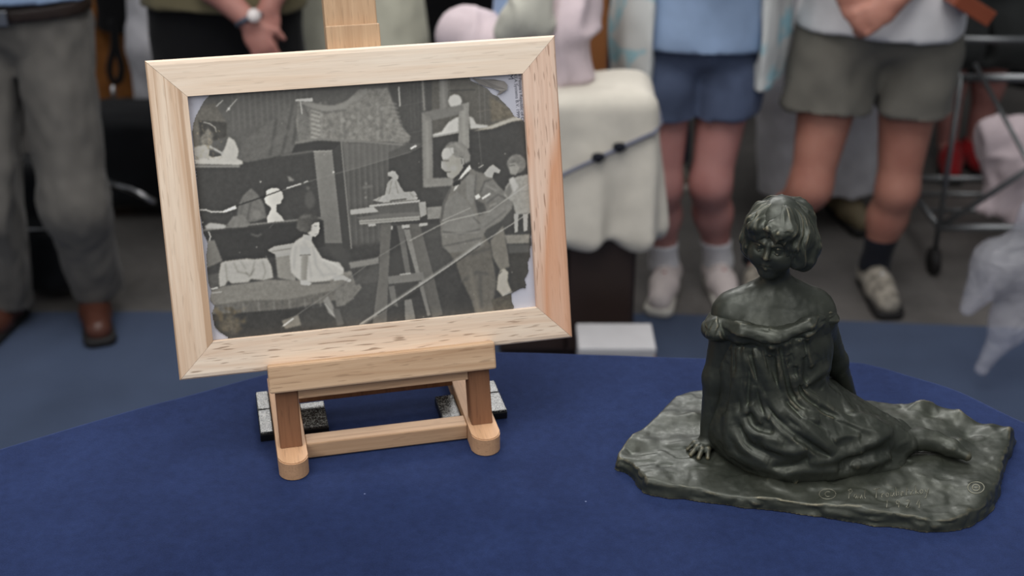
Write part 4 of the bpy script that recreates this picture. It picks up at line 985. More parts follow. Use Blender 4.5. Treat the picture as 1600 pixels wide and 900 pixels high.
for ch in '1924': d_ += adv(GL[ch], x, 793, -.05, 1.3, 1.15); x += 16
scratch('incised_date', d_)
scratch('incised_copyright_mark', [arc(1293, 772, 13, 8, 0, 360, 20), arc(1294, 772, 5, 4, 50, 310, 10)])
scratch('foundry_stamp', [arc(1525, 762, 13, 9, 0, 360, 20), arc(1525, 762, 6, 5, 0, 360, 12), [(1520, 762), (1530, 762)]], .0007)

# ================================================================== BACKGROUND CROWD
def nrmv(v): v = np.array(v, float); return v/np.linalg.norm(v)
def hand_sdf(P, wr, dr, nv, s=1.0, curl=.6, thumb=1):
    """palm and five fingers; dr points down the hand, nv out of the back of the hand"""
    dr = nrmv(dr); nv = nrmv(nv-dr*np.dot(nv, dr)); sd = np.cross(dr, nv)
    pc = wr+dr*.045*s
    R = np.stack([sd, dr, nv]); d = sd_ell(P, pc, (.042*s, .055*s, .019*s), R)
    for i in range(4):
        off = (-.030, -.010, .010, .029)[i]*s; L = (.066, .078, .073, .058)[i]*s
        p0 = wr+dr*.082*s+sd*off; a = curl*.5; p1 = p0+(dr*math.cos(a)-nv*math.sin(a))*L*.5; a = curl*1.7; p2 = p1+(dr*math.cos(a)-nv*math.sin(a))*L*.5
        d = smin(d, seg_chain(P, [p0, p1, p2], [.0100*s, .0092*s, .0078*s], .004), .008)
    t0 = wr+dr*.028*s+sd*(-.030*thumb)*s; t1 = t0+(dr*.6-sd*thumb*.75-nv*.2)*.036*s; t2 = t1+(dr*.9-sd*thumb*.25-nv*.35)*.032*s
    return smin(d, seg_chain(P, [t0, t1, t2], [.0135*s, .0108*s, .0085*s], .006), .012)
class Fig:
    def __init__(s, name, label, hip, feet, yaw=0.0, sc=1.0, girth=1.0, arms=None, skin=None, hair=None, hair_col=None, knees=None, toe=(0.25, 0.25), z0=0.0):
        s.root = empty(name, (hip[0], hip[1], 0), label, 'person', 0); s.sc, s.g = sc, girth
        s.r = np.array([math.cos(yaw), math.sin(yaw), 0]); s.f = np.array([math.sin(yaw), -math.cos(yaw), 0]); s.u = np.array([0, 0, 1.0])
        s.hip = np.array(hip, float); s.feet = [np.array([*p[:2], z0]) for p in feet]; s.toe = toe
        s.ank = [p+s.u*.085*sc+np.array([0, 0, 0])-s.f*.06 for p in s.feet]
        s.hj = [s.hip+s.r*sg*.088*girth for sg in (-1, 1)]
        s.kn = knees or [(h+a)/2+s.f*.035+s.u*.01 for h, a in zip(s.hj, s.ank)]
        s.ch = s.hip+s.u*.36*sc; s.sh = s.hip+s.u*.50*sc; s.hd = s.hip+s.u*.78*sc
        s.sj = [s.sh+s.r*sg*.185*sc for sg in (-1, 1)]
        s.arms = []
        for i, sg in enumerate((-1, 1)):
            a = (arms or [None, None])[i]
            if a is None:
                el = s.sj[i]-s.r*sg*.01*sc-s.u*.23*sc+s.f*.12; wr = el-s.r*sg*.16*sc+s.u*.03*sc+s.f*.12; a = dict(el=el, wr=wr, dr=-s.r*sg+s.u*.1, nv=s.f, curl=.5, thumb=-1 if sg > 0 else 1)
            s.arms.append(a)
        s.skin_m, s.hair_m = skin, hair; s.slim = 0.0
        s.lo = np.min([*s.ank, *s.sj, *[a['wr'] for a in s.arms], *[a['el'] for a in s.arms]], 0)-.22; s.hi = np.max([*s.sj, s.hd+s.u*.0, *[a['wr'] for a in s.arms], *[a['el'] for a in s.arms], *s.ank], 0)+.24
        s.lo[2] = .01
    def torso(s, P, e=0.0):
        g, c = s.g, s.sc; R = np.stack([s.r, s.f, s.u])
        d = sd_ell(P, s.hip+s.u*.02, (.165*g+e, .118*g+e, .13*c+e), R)
        d = smin(d, sd_ell(P, s.hip+s.u*.17*c, (.148*g+e, .112*g+e, .17*c+e), R), .08)
        d = smin(d, sd_ell(P, s.ch, (.165*c+e, .115*c+e, .19*c+e), R), .08)
        return smin(d, sd_cone(P, s.sj[0]+s.r*.03, s.sj[1]-s.r*.03, .062*c+e, .062*c+e), .08)
    def leg(s, P, i, e=0.0, k=.04):
        c = s.sc; cf = s.kn[i]*.62+s.ank[i]*.38-s.f*.015
        return seg_chain(P, [s.hj[i]-s.u*.02, s.kn[i], cf, s.ank[i]], [.088*c*s.g+e, .057*c+e, .054*c+e, .036*c+e], k)
    def arm(s, P, i, e=0.0, upto=2):
        a = s.arms[i]; c = s.sc
        return seg_chain(P, [s.sj[i], a['el'], a['wr']][:upto+1], [.052*c+e, .042*c+e, .029*c+e][:upto+1], .02)
    def body(s, h=.008, shade=True):
        c = s.sc
        def fn(P):
            d = s.torso(P)
            for i in (0, 1):
                d = smin(d, s.leg(P, i, s.slim), .012); d = smin(d, s.arm(P, i), .03)
                a = s.arms[i]; m = np.linalg.norm(P-a['wr'].astype(f32), axis=1) < .26
                if m.any(): d[m] = smin(d[m], hand_sdf(P[m], a['wr'], a['dr'], np.array(a['nv'], float), c*.95, a.get('curl', .6), a.get('thumb', 1)), .014)
                ft = s.feet[i]; a_ = s.toe[i]*(-1, 1)[i]; d = smin(d, sd_cone(P, s.ank[i], ft+(s.f*math.cos(a_)+s.r*math.sin(a_))*.06+s.u*.045, .034*c, .018*c), .01)
            d = smin(d, sd_cone(P, s.sh, s.hd-s.u*.08, .055*c, .05*c), .03)
            R = np.stack([s.r, s.f, s.u]); q = (P-s.hd.astype(f32))@R.T.astype(f32)/c
            hdS = sd_ell(q, (0, 0, .03), (.075, .095, .105)); hdS = smin(hdS, sd_ell(q, (0, .025, -.045), (.056, .062, .065)), .04)
            hdS = smin(hdS, sd_cone(q, (0, .092, .015), (0, .112, -.022), .009, .014), .012)
            for sg in (-1, 1):
                hdS = smax(hdS, -sd_ell(q, (sg*.032, .104, .012), (.018, .016, .011)), .012); hdS = smin(hdS, sd_ell(q, (sg*.032, .078, .010), (.013, .013, .012)), .004)
                hdS = smin(hdS, sd_ell(q, (sg*.077, -.005, .0), (.010, .020, .032)), .008)
            hdS = smin(hdS, sd_cone(q, (-.02, .083, -.062), (.02, .083, -.062), .007, .007), .008)
            return smin(d, hdS*c, .02)
        lo, hi = s.lo.copy(), s.hi.copy(); hi[2] = s.hd[2]+.16*c
        o = sdf_obj('body', fn, lo, hi, h, s.skin_m, s.root)
        R = np.stack([s.r, s.f, s.u]).astype(f32)
        def hf(P):
            q = (P-s.hd.astype(f32))@R.T/c
            d = sd_ell(q, (0, -.012, .042), (.086, .102, .105)); d = smin(d, sd_ell(q, (0, -.04, -.02), (.082, .07, .09)), .04)
            return smax(d, -sd_ell(q, (0, .115, -.03), (.072, .1, .11)), .02)-.004*vnoise(q, 45)
        sdf_obj('hair', hf, s.hd-.2*c, s.hd+.2*c, .009, s.hair_m, s.root)
        return o
    def garment(s, name, fn, lo, hi, mat, h=.008, fold=.006, fs=13, seed=1, zs=.3):
        return sdf_obj(name, fn, lo, hi, h, mat, s.root, disp=lambda V: fold*vnoise(V*np.array([1, 1, zs], f32), fs, seed)+fold*.4*vnoise(V*np.array([1, 1, .6], f32), fs*2.6, seed+3))
    def trousers(s, mat, top, hem, e=.022, flare=.02, seed=1, name='trousers', gap=0.0):
        def fn(P):
            d = s.torso(P, e*.7)
            for i in (0, 1):
                c = s.sc; a = s.ank[i]; a = np.array([a[0], a[1], hem-.02])
                d = smin(d, seg_chain(P, [s.hj[i]-s.u*.02, s.kn[i], a], [.088*c*s.g+e, .062*c+e+flare*.6, .046*c+e+flare], .05), .02)
            if gap:
                cm = (s.hj[0]+s.hj[1])/2; am = (s.ank[0]+s.ank[1])/2; k4 = np.array([1, .06, 1], f32)
                d = smax(d, -sd_cone(P*k4, (cm-s.u*.15)*k4, am*k4, .010, gap), .014)
            return np.maximum(np.maximum(d, P[:, 2]-top-.012*np.sin(P[:, 0]*9)), hem-P[:, 2]+.010*np.sin((P[:, 0]+P[:, 1])*14))
        lo, hi = s.lo.copy(), s.hi.copy(); lo[2] = hem-.04; hi[2] = top+.05
        return s.garment(name, fn, lo, hi, mat, seed=seed, fold=.011)
    def shorts(s, mat, top, hem, e=.03, seed=2, flare=.03, gap=.02):
        def fn(P):
            d = s.torso(P, e*.55)
            for i in (0, 1):
                kk = s.hj[i]+(s.kn[i]-s.hj[i])*.8
                d = smin(d, sd_cone(P, s.hj[i]-s.u*.02, kk, .088*s.sc*s.g+e*.8, .066*s.sc+e+flare), .02)
            cm = (s.hj[0]+s.hj[1])/2; km = (s.kn[0]+s.kn[1])/2
            d = smax(d, -sd_cone(P*np.array([1, .06, 1], f32), (cm-s.u*.15)*np.array([1, .06, 1]), km*np.array([1, .06, 1]), .004, gap), .010)
            return np.maximum(np.maximum(d, P[:, 2]-top), hem-P[:, 2]+.012*np.sin(P[:, 0]*8+1))
        lo, hi = s.lo.copy(), s.hi.copy(); lo[2] = hem-.04; hi[2] = top+.04
        return s.garment('shorts', fn, lo, hi, mat, seed=seed, fold=.013, fs=11, zs=.8)
    def shirt(s, mat, hem, e=.022, sleeve=.6, seed=3, bell=.0, name='shirt', wav=.012):
        def fn(P):
            d = s.torso(P, e); 
            d = smin(d, sd_cone(P, s.hip+s.u*.22, np.array([s.hip[0], s.hip[1], hem-.03]), .12*s.g+e, .135*s.g+e+bell), .06)
            d = np.maximum(d, hem-P[:, 2]+wav*np.sin(P[:, 0]*10+seed))
            for i in (0, 1):
                a = s.arms[i]; e1 = s.sj[i]+(a['el']-s.sj[i])*sleeve
                d = smin(d, sd_cone(P, s.sj[i], e1, .058*s.sc+e*.8, .056*s.sc+e*.8), .03)
            return np.maximum(d, P[:, 2]-s.sh[2]-.075)
        lo, hi = s.lo.copy(), s.hi.copy(); lo[2] = hem-.04; hi[2] = s.sh[2]+.12
        return s.garment(name, fn, lo, hi, mat, seed=seed, fold=.006, fs=10, zs=.5)
    def shoes(s, mat, sole, sock=None, sock_top=.2, s_scale=1.0, lace=None):
        for i, sg in enumerate((-1, 1)):
            ft = s.feet[i]; a = s.toe[i]*sg; f = nrmv(s.f*math.cos(a)+s.r*math.sin(a)); r = np.cross(f, s.u); R = np.stack([r, f, s.u]).astype(f32); k = s.sc*s_scale
            def loc(P): return ((P-ft.astype(f32))@R.T)/k
            ank = (s.ank[i]-ft)@R.T/k
            def up(P):
                q = loc(P)
                d = seg_chain(q, [(0, -.085, .052), (0, .02, .048), (0, .115, .040)], [.038, .041, .036], .03)
                d = smin(d, sd_cone(q, (0, -.07, .06), (ank[0], ank[1], .115), .034, .042), .03)
                d = smin(d, sd_cone(q, (0, .0, .07), (0, .08, .055), .028, .026), .02)
                return np.maximum(np.maximum(d, .022-q[:, 2]), q[:, 2]-.112)*k
            def so(P):
                q = loc(P); x = q[:, 0]; wd = .040+.006*np.clip(q[:, 1]/.1, -1, 1)
                d2 = np.sqrt(np.maximum(np.abs(x)-wd+.03, 0)**2+np.maximum(np.abs(q[:, 1]-.015)-.142+.03, 0)**2)-.03
                return smax(d2, np.abs(q[:, 2]-.0145)-.0130, .006)*k
            lo, hi = ft-np.array([.22, .22, .0]), ft+np.array([.22, .22, .15])
            u_ = sdf_obj('shoe', up, lo, hi, .006, mat, s.root); sdf_obj('sole', so, lo-np.array([0, 0, .01]), hi, .006, sole, u_)
            if lace:
                for j in range(3):
                    y = .03+.022*j; p = lambda x_, z_: ft+(r*x_+f*y+s.u*z_)*k
                    tube_obj('lace', [p(-.026, .083-.012*j*.6), p(0, .0985-.012*j*.8), p(.026, .083-.012*j*.6)], .004, lace, u_, 6)
            if sock:
                cf = s.kn[i]*.62+s.ank[i]*.38-s.f*.015
                fnk = lambda P: np.maximum(np.maximum(seg_chain(P, [cf, s.ank[i], s.ank[i]-s.u*.03], [.058*s.sc, .041*s.sc, .043*s.sc], .03), P[:, 2]-sock_top), .07-P[:, 2])
                c0 = s.ank[i]; sdf_obj('sock', fnk, c0-np.array([.12, .12, .03]), np.array([c0[0]+.12, c0[1]+.15, sock_top+.02]), .006, sock, s.root)

SK1 = skin_mat('skin_ruddy', (166, 118, 108)); SK2 = skin_mat('skin_tan', (172, 122, 106)); SK3 = skin_mat('skin_pink', (176, 128, 122))
HR1 = plain('brown_hair', (70, 52, 40), .6); HR2 = plain('grey_hair', (130, 126, 120), .6)
M_grey_tr = cloth_mat('grey_trousers', (98, 95, 91)); M_brownleather = plain('brown_shoe_leather', (78, 46, 36), .4); M_darksole = plain('dark_rubber', (28, 26, 26), .7)
M_ltblue = cloth_mat('light_blue_cotton', (150, 172, 204)); M_denim = cloth_mat('denim', (76, 86, 110), .2); M_white = cloth_mat('white_cotton', (226, 224, 226))
M_tealwhite = cloth_mat('white_teal_print', (200, 214, 218)); M_olive = cloth_mat('olive_drab', (106, 103, 96)); M_black = cloth_mat('black_cloth', (18, 18, 20)); M_olivesh = cloth_mat('olive_shirt', (112, 104, 80))
M_sage = cloth_mat('sage_linen', (204, 202, 184)); M_ltgrey = cloth_mat('light_grey_cloth', (200, 198, 203)); M_char = cloth_mat('charcoal_cloth', (54, 56, 56)); M_navy = cloth_mat('navy_denim', (34, 44, 66)); M_tan = cloth_mat('tan_brown_cloth', (134, 86, 44))
M_snk = cloth_mat('grey_sneaker', (138, 132, 122), .6, 34); M_wsnk = cloth_mat('white_sneaker', (196, 186, 184)); M_red = cloth_mat('red_trim', (150, 34, 38)); M_wsole = plain('white_rubber', (190, 186, 178), .6); M_bsock = cloth_mat('black_sock', (24, 26, 34)); M_wsock = cloth_mat('white_sock', (206, 206, 210))
M_steel = plain('brushed_steel', (170, 170, 172), .3, 1.0, var=.05); M_belt = plain('belt_leather', (40, 30, 26), .5)
# printed teal patches on the open over-shirt
_t = NT('white_shirt_teal_pattern'); _v = _t.coord(); _n = _t.noise(_v, 9, 2, .5, .6)
_t.set(_t.ramp(_n, [(.50, lin((206, 208, 206))), (.60, lin((150, 196, 208))), (.70, lin((196, 206, 206)))]), .9, 0, .2, _t.bump(_t.noise(_v, 300, 2), .2, .002)); M_over = _t.m

def fxy(px, py): return G(px, py, 0.0)[:2]
def hipat(px, Y, z): p = W(px, 200, Y); return (p[0]*1.0, Y, z)
def at_x(px, Y, z):                                  # x so that the point (x, Y, z) is seen at column px
    cz_ = Y*math.cos(PITCH)+(CAM_H-z)*math.sin(PITCH); return (px-800)/FPX*cz_

# --- man in grey trousers (far side of the table)
Yp = 3.55
m1 = Fig('person', 'man in grey trousers, dark belt and brown leather shoes beside a black backpack', (at_x(30, Yp, .9), Yp, .92), [G(2, 520)[:2], G(152, 508)[:2]], sc=1.02, girth=1.02, skin=SK2, hair=HR2, toe=(.2, .35), z0=.003)
m1.kn = [W(8, 330, 3.46), W(118, 320, 3.46)]
m1.slim = -.034; m1.body(); m1.trousers(M_grey_tr, 1.02, .075, .016, .016, seed=5, gap=.045); m1.shirt(M_ltblue, .985, .028, .6, seed=2); m1.shoes(M_brownleather, M_darksole)
def beltf(P): return np.maximum(m1.torso(P, .030), np.abs(P[:, 2]-.965)-.018)
m1.garment('belt', beltf, m1.lo+np.array([0, 0, .85]), np.array([m1.hi[0], m1.hi[1], 1.02]), M_belt, fold=.0)
bk = m1.hip+m1.f*.165+np.array([.01, 0, .045]); box_obj('belt_buckle', bk, (1, 0, 0), (0, 1, 0), (0, 0, 1), (.026, .006, .02), M_steel, m1.root, .003)

# --- woman in olive shirt and black skirt, wearing a watch
Yp = 3.80
def arm_to(el, wr, hp, nv=(0, -1, .3), curl=.8, thumb=1): el, wr, hp = map(np.array, (el, wr, hp)); return dict(el=el, wr=wr, dr=hp-wr, nv=nv, curl=curl, thumb=thumb)
wrL = W(392, 36, 3.55); hpL = W(412, 78, 3.53); elL = W(330, -22, 3.58)
wrR = W(420, 12, 3.60); hpR = W(412, 70, 3.57); elR = W(452, -60, 3.66)
w2 = Fig('person', 'woman in an olive shirt and black skirt with a wristwatch, hands clasped', (at_x(352, Yp, .88), Yp, .88), [(at_x(325, Yp, 0), Yp), (at_x(375, Yp, 0), Yp)], sc=.97, girth=1.2, skin=SK1, hair=HR1, arms=[arm_to(elL, wrL, hpL), arm_to(elR, wrR, hpR, thumb=-1)])
w2.body(h=.007); w2.shirt(M_olivesh, W(300, 25, Yp-.18)[2], .035, .75, seed=4)
def skirt(fig, top, hem, r0, r1, mat, seed, name='skirt'):
    a, b = fig.hip.copy(), fig.hip.copy(); a[2] = top; b[2] = hem
    def fn(P):
        q = P.copy(); q[:, 1] = (q[:, 1]-fig.hip[1])*1.25+fig.hip[1]
        return np.maximum(np.maximum(sd_cone(q, a, b, r0, r1)*.8, P[:, 2]-top-.03), hem-P[:, 2])
    R_ = max(r0, r1)+.05; fig.garment(name, fn, np.array([fig.hip[0]-R_, fig.hip[1]-R_, hem-.04]), np.array([fig.hip[0]+R_, fig.hip[1]+R_, top+.06]), mat, seed=seed, fold=.012, fs=9, zs=.12)
skirt(w2, .90, .38, .212, .215, M_black, 3); w2.shoes(M_black, M_darksole)
tw = nrmv(hpL-wrL); M_watch = plain('watch_face', (214, 206, 204), .3)
def ring(c, ax, r, t, n=20):
    ax = Vector(ax).normalized(); a = ax.orthogonal().normalized(); b = ax.cross(a); return [Vector(c)+(a*math.cos(k)+b*math.sin(k))*r for k in np.linspace(0, 2*math.pi, n)]
wt = tube_obj('watch_strap', ring(wrL-tw*.01, tw, .033, .006), .008, plain('grey_strap', (92, 96, 108), .4, .3), w2.root, 8)
wd_ = wrL-tw*.01+nrmv(np.array([.45, -.8, .5])-tw*np.dot(tw, [.45, -.8, .5]))*.040
tube_obj('watch_dial', [wd_, wd_+nrmv(np.array([.45, -.8, .5]))*.009], .018, M_watch, w2.root, 18)

# --- person in a loose sage tunic
Yp = 4.25
p3 = Fig('person', 'person in a loose sage linen tunic standing behind the easel mast', (at_x(545, Yp, .9), Yp, .9), [(at_x(520, Yp, 0), Yp), (at_x(570, Yp, 0), Yp)], girth=1.15, skin=SK2, hair=HR2)
p3.body(h=.010); p3.shirt(M_sage, .86, .03, .8, seed=6); skirt(p3, .92, .30, .22, .27, M_sage, 7, 'tunic'); p3.shoes(M_brownleather, M_darksole)

# --- woman in denim shorts
Yp = 3.76
w5 = Fig('person', 'woman in denim shorts, light blue top and open white and teal shirt', (at_x(1093, Yp, .82), Yp, .82), [G(1038, 464)[:2], G(1124, 460)[:2]], sc=.98, girth=1.08, skin=SK3, hair=HR1, toe=(.25, .1), z0=.002)
w5.kn = [W(1033, 292, 3.68), W(1110, 288, 3.68)]; w5.body(h=.007)
w5.shorts(M_denim, W(1090, 60, Yp-.1)[2], W(1090, 182, Yp-.1)[2], .024, seed=8, flare=.012, gap=.012)
w5.shirt(M_ltblue, W(1090, 84, Yp-.14)[2], .030, .5, seed=9, name='top', wav=.008)
def over(P):
    d = w5.torso(P, .062); hem = W(1090, 118, Yp-.05)[2]
    bt = np.array([w5.hip[0], w5.hip[1]+.03, hem-.05]); d = smin(d, sd_cone(P, w5.hip+w5.u*.25, bt, .19, .25), .08)
    for i in (0, 1):
        a = w5.arms[i]; d = smin(d, sd_cone(P, w5.sj[i], s_e(a, w5.sj[i]), .085, .085), .04)
    front = sd_box(P, w5.hip+w5.f*.22+w5.u*.1, (.148, .30, .8)); d = smax(d, -front, .015)
    d = np.maximum(d, -(w5.torso(P, .048)))
    return np.maximum(np.maximum(d, hem-P[:, 2]+.02*np.sin(P[:, 0]*16)), P[:, 2]-w5.sh[2]-.07)
def s_e(a, sj): return sj+(a['el']-sj)*.9
w5.garment('open_shirt', over, w5.lo+np.array([-.08, -.08, .5]), w5.hi+np.array([.08, .05, 0]), M_over, fold=.012, fs=9, zs=.25, h=.009)
w5.shoes(M_wsnk, M_wsole, M_wsock, W(1113, 400, 3.66)[2], lace=M_red)

# --- man in olive shorts, hands together
Yp = 3.78
elL = W(1296, -100, 3.60); wrL7 = W(1322, -8, 3.52); hpL7 = W(1350, 30, 3.49)
elR = W(1475, -80, 3.66); wrR7 = W(1398, 2, 3.50); hpR7 = W(1345, 40, 3.46)
m7 = Fig('person', 'man in olive shorts and white T-shirt with hands held together, black socks', (at_x(1375, Yp, .84), Yp, .84), [G(1185, 455)[:2], G(1368, 466)[:2]], sc=1.0, girth=1.22, skin=SK2, hair=HR1, arms=[arm_to(elL, wrL7, hpL7, curl=.9), arm_to(elR, wrR7, hpR7, curl=.9, thumb=-1)], toe=(.3, .05))
kL, kR = W(1266, 292, 3.68), W(1402, 296, 3.72); m7.kn = [kL, kR]
m7.body(h=.007); m7.shorts(M_olive, W(1370, 50, Yp-.15)[2], W(1370, 186, Yp-.15)[2], .030, seed=10, flare=.034, gap=.014)
m7.shirt(M_white, W(1370, 64, Yp-.17)[2], .035, .6, seed=11, wav=.01, name='t_shirt')
m7.shoes(M_snk, M_darksole, M_bsock, W(1376, 392, 3.66)[2], 1.0, lace=M_wsock)
box_obj('shirt_tag', W(1491, 78, 3.74), (1, 0, 0), (0, 1, 0), (0, 0, 1), (.012, .006, .022), cloth_mat('green_cloth', (30, 120, 60)), m7.root, .003)
hb = box_obj('wooden_box', W(1503, 2, 3.62), (.86, .1, -.5), (-.1, .99, 0), (.5, .0, .86), (.06, .09, .022), plain('red_brown_wood', (128, 66, 44), .4), None, .003)
tag(hb, 'small red-brown wooden box held under the arm of the man in olive shorts', 'box')

# --- people further back
Yp = 4.45
p6 = Fig('person', 'person in long light grey trousers behind the man in olive shorts', (at_x(1285, Yp, .9), Yp, .9), [G(1240, 345)[:2], G(1322, 345)[:2]], girth=1.2, skin=SK2, hair=HR2)
p6.body(h=.010); p6.trousers(M_ltgrey, 1.0, .10, .03, .045, seed=12); p6.shirt(M_ltgrey, .70, .05, .8, seed=13, bell=.05, name='tunic'); p6.shoes(plain('tan_shoe', (120, 108, 84), .6), M_darksole)
Yp = 4.75
p8 = Fig('person', 'person in charcoal shirt and shorts with red shoes behind the steel cart', (at_x(1540, Yp, .88), Yp, .88), [G(1482, 268)[:2], G(1526, 268)[:2]], girth=1.25, skin=SK3, hair=HR1)
p8.body(h=.010); p8.shorts(M_char, .95, W(1530, 118, 4.62)[2], .05, seed=14, flare=.06); p8.shirt(M_char, .80, .06, .7, seed=15); p8.shoes(M_red, M_darksole)
Yp = 4.70
p11 = Fig('person', 'person in black shirt and navy jeans behind the woman in denim shorts', (at_x(985, Yp, .9), Yp, .9), [G(965, 282)[:2], G(1045, 278)[:2]], skin=SK2, hair=HR1)
p11.body(h=.010); p11.trousers(M_navy, .98, .06, .02, .02, seed=16); p11.shirt(M_black, W(950, 75, 4.6)[2], .03, .8, seed=17); p11.shoes(M_snk, M_wsole)
Yp = 5.45
p9 = Fig('person', 'person in black shirt and brown trousers with a hanging black strap', (at_x(178, Yp, .9), Yp, .9), [(at_x(156, Yp, 0), Yp), (at_x(206, Yp, 0), Yp)], girth=.9, sc=.98, skin=SK2, hair=HR1)
p9.body(h=.010); p9.trousers(M_tan, .98, .06, .015, .015, seed=18); p9.shirt(M_black, W(172, 55, 5.3)[2], .02, .8, seed=19); p9.shoes(M_black, M_darksole)
sp = [W(175, 30, 5.26), W(178, 70, 5.24), W(171, 105, 5.23), W(176, 126, 5.23), W(186, 126, 5.23), W(190, 105, 5.23), W(183, 75, 5.24), W(180, 40, 5.26)]
tube_obj('strap', [Vector(p) for p in catmull(sp, 4)], .014, M_black, p9.root, 8)
Yp = 4.80
p10 = Fig('person', 'person in pale grey trousers behind the woman with the watch', (at_x(262, Yp, .9), Yp, .9), [(at_x(242, Yp, 0), Yp), (at_x(286, Yp, 0), Yp)], girth=.75, skin=SK2, hair=HR1)
p10.body(h=.010); p10.trousers(M_ltgrey, 1.0, .06, .012, .012, seed=20); p10.shirt(M_ltgrey, .92, .03, .8, seed=21); p10.shoes(M_black, M_darksole)

# ================================================================== THINGS AMONG THE CROWD
M_pink = cloth_mat('pale_pink_blanket', (206, 190, 194)); M_cream = cloth_mat('cream_sheet', (206, 200, 188)); M_dkwood = plain('dark_brown_wood', (46, 34, 30), .5)
M_pack = cloth_mat('black_nylon', (24, 25, 28), .25, 12, rough=.6)
M_cord = cloth_mat('grey_cord', (110, 112, 126))
# black backpack
c0 = G(86, 478); bp = empty('backpack', tuple(c0+np.array([0, .12, 0])), 'black backpack on the floor behind the man in grey trousers', 'backpack')
b0 = c0+np.array([0, .14, 0])
def packf(P):
    d = sd_box(P, b0+np.array([0, 0, .22]), (.145, .10, .215), None, .07); d = smin(d, sd_box(P, b0+np.array([0, -.09, .15]), (.11, .05, .12), None, .045), .02)
    return np.maximum(d, .010-P[:, 2])
sdf_obj('bag_body', packf, b0-np.array([.22, .22, 0])+np.array([0, 0, -.0]), b0+np.array([.22, .18, .5]), .008, M_pack, bp, disp=lambda V: .008*vnoise(V, 16, 3))
tube_obj('carry_loop', [b0+np.array(v) for v in ((-.05, .02, .42), (-.03, .02, .47), (.03, .02, .47), (.05, .02, .42))], .009, M_pack, bp, 8)
for s_ in (-1, 1): tube_obj('shoulder_strap', [b0+np.array(v) for v in ((s_*.06, .10, .41), (s_*.10, .14, .30), (s_*.10, .12, .10), (s_*.08, .09, .05))], .014, M_pack, bp, 8)
tube_obj('zip', [b0+np.array(v) for v in ((-.09, -.138, .20), (-.07, -.14, .255), (.07, -.14, .255), (.09, -.138, .20))], .004, M_steel, bp, 6)
# black suitcase with a bright handle bar at the left
c0 = G(205, 352); sc_ = empty('suitcase', tuple(c0), 'black wheeled suitcase with a bright steel handle at the edge of the crowd', 'suitcase')
b0 = c0+np.array([.02, .16, 0])
def casef(P): return sd_box(P, b0+np.array([0, 0, .21]), (.17, .13, .17), None, .05)
sdf_obj('case_body', casef, b0-np.array([.25, .2, -.02]), b0+np.array([.25, .2, .66]), .009, M_pack, sc_, disp=lambda V: .004*vnoise(V, 12, 5))
tube_obj('pull_handle', [W(168, 284, 4.02), W(205, 297, 3.98), W(243, 316, 3.95)], .010, M_steel, sc_, 8)
for s_ in (-1, 1):
    tube_obj('wheel', [b0+np.array([s_*.12-.012, -.06, .035]), b0+np.array([s_*.12+.012, -.06, .035])], .034, M_darksole, sc_, 16)
    tube_obj('handle_stay', [b0+np.array([s_*.10, .10, .35]), b0+np.array([s_*.10, .10, .42])], .008, M_steel, sc_, 8)
# dark cabinet under a tied cream sheet
CX_ = (-.08, .372); cab = empty('cabinet', (.15, 3.30, .003), 'dark brown wooden cabinet under the tied cream sheet', 'cabinet')
box_obj('carcass', (.146, 3.30, .44), (1, 0, 0), (0, 1, 0), (0, 0, 1), (.182, .080, .358), M_dkwood, cab, .006)
box_obj('plinth', (.146, 3.30, .0415), (1, 0, 0), (0, 1, 0), (0, 0, 1), (.176, .076, .037), M_dkwood, cab, .003)
for s_ in (-1, 1):
    d_o = box_obj('door', (.146+s_*.088, 3.211, .43), (1, 0, 0), (0, 1, 0), (0, 0, 1), (.084, .008, .33), M_dkwood, cab, .004)
    tube_obj('knob', [(.146+s_*.02, 3.203, .42), (.146+s_*.02, 3.190, .42)], [.008, .013], M_steel, d_o, 10)
def sheet0(P):
    q = P-np.array([.146, 3.30, .62], f32); fl_ = np.clip((.82-P[:, 2])/.45, 0, 1)*.035
    q2 = np.abs(q)-np.stack([np.full(len(P), .218, f32)+fl_, np.full(len(P), .125, f32)+fl_, np.full(len(P), .205, f32)], 1)+.04
    return np.linalg.norm(np.maximum(q2, 0), axis=1)+np.minimum(q2.max(1), 0)-.04
def sheetf(P):
    a = np.arctan2(P[:, 1]-3.30, P[:, 0]-.146); z = P[:, 2]
    d = sheet0(P)-np.clip((.80-z)/.35, 0, 1)*.016*np.sin(P[:, 0]*40+P[:, 1]*34+1.5*vnoise(P, 4))
    hem = .375+.025*np.sin(P[:, 0]*22+P[:, 1]*18+1.2)
    return np.maximum(np.maximum(d*.8, -(d+.024)*.8), hem-z)
so_ = sdf_obj('dust_sheet', sheetf, (-.16, 3.09, .32), (.45, 3.53, .87), .008, M_cream, None, disp=lambda V: .008*vnoise(V*np.array([1, 1, .2], f32), 10, 7)+.0012*vnoise(V, 24, 8), slack=1.2)
tag(so_, 'cream dust sheet draped over the dark cabinet and tied with a cord', 'sheet')
pts, ok, dd = march_many(sheetf, [(765, 327), (800, 311), (835, 294), (870, 278), (890, 268), (912, 258), (935, 247), (950, 240), (968, 231), (985, 224), (1005, 215), (1022, 208)], 2.5, 6)
pts = [p-d*.012 for p, d, o in zip(pts, dd, ok) if o]
cr = empty('tie_cord', tuple(pts[0]), 'grey cord with dark toggles tied around the cream sheet', 'cord')
_zr, _zl = pts[-1][2], pts[0][2]
loop_ = pts+[np.array(v) for v in ((.3735, 3.215, _zr+.008), (.376, 3.30, _zr+.010), (.368, 3.42, _zr+.008), (.30, 3.452, _zr-.02), (.146, 3.454, (_zr+_zl)/2), (-.02, 3.452, _zl+.02), (-.078, 3.42, _zl), (-.086, 3.30, _zl-.006), (-.082, 3.19, _zl-.006))]+[pts[0]]
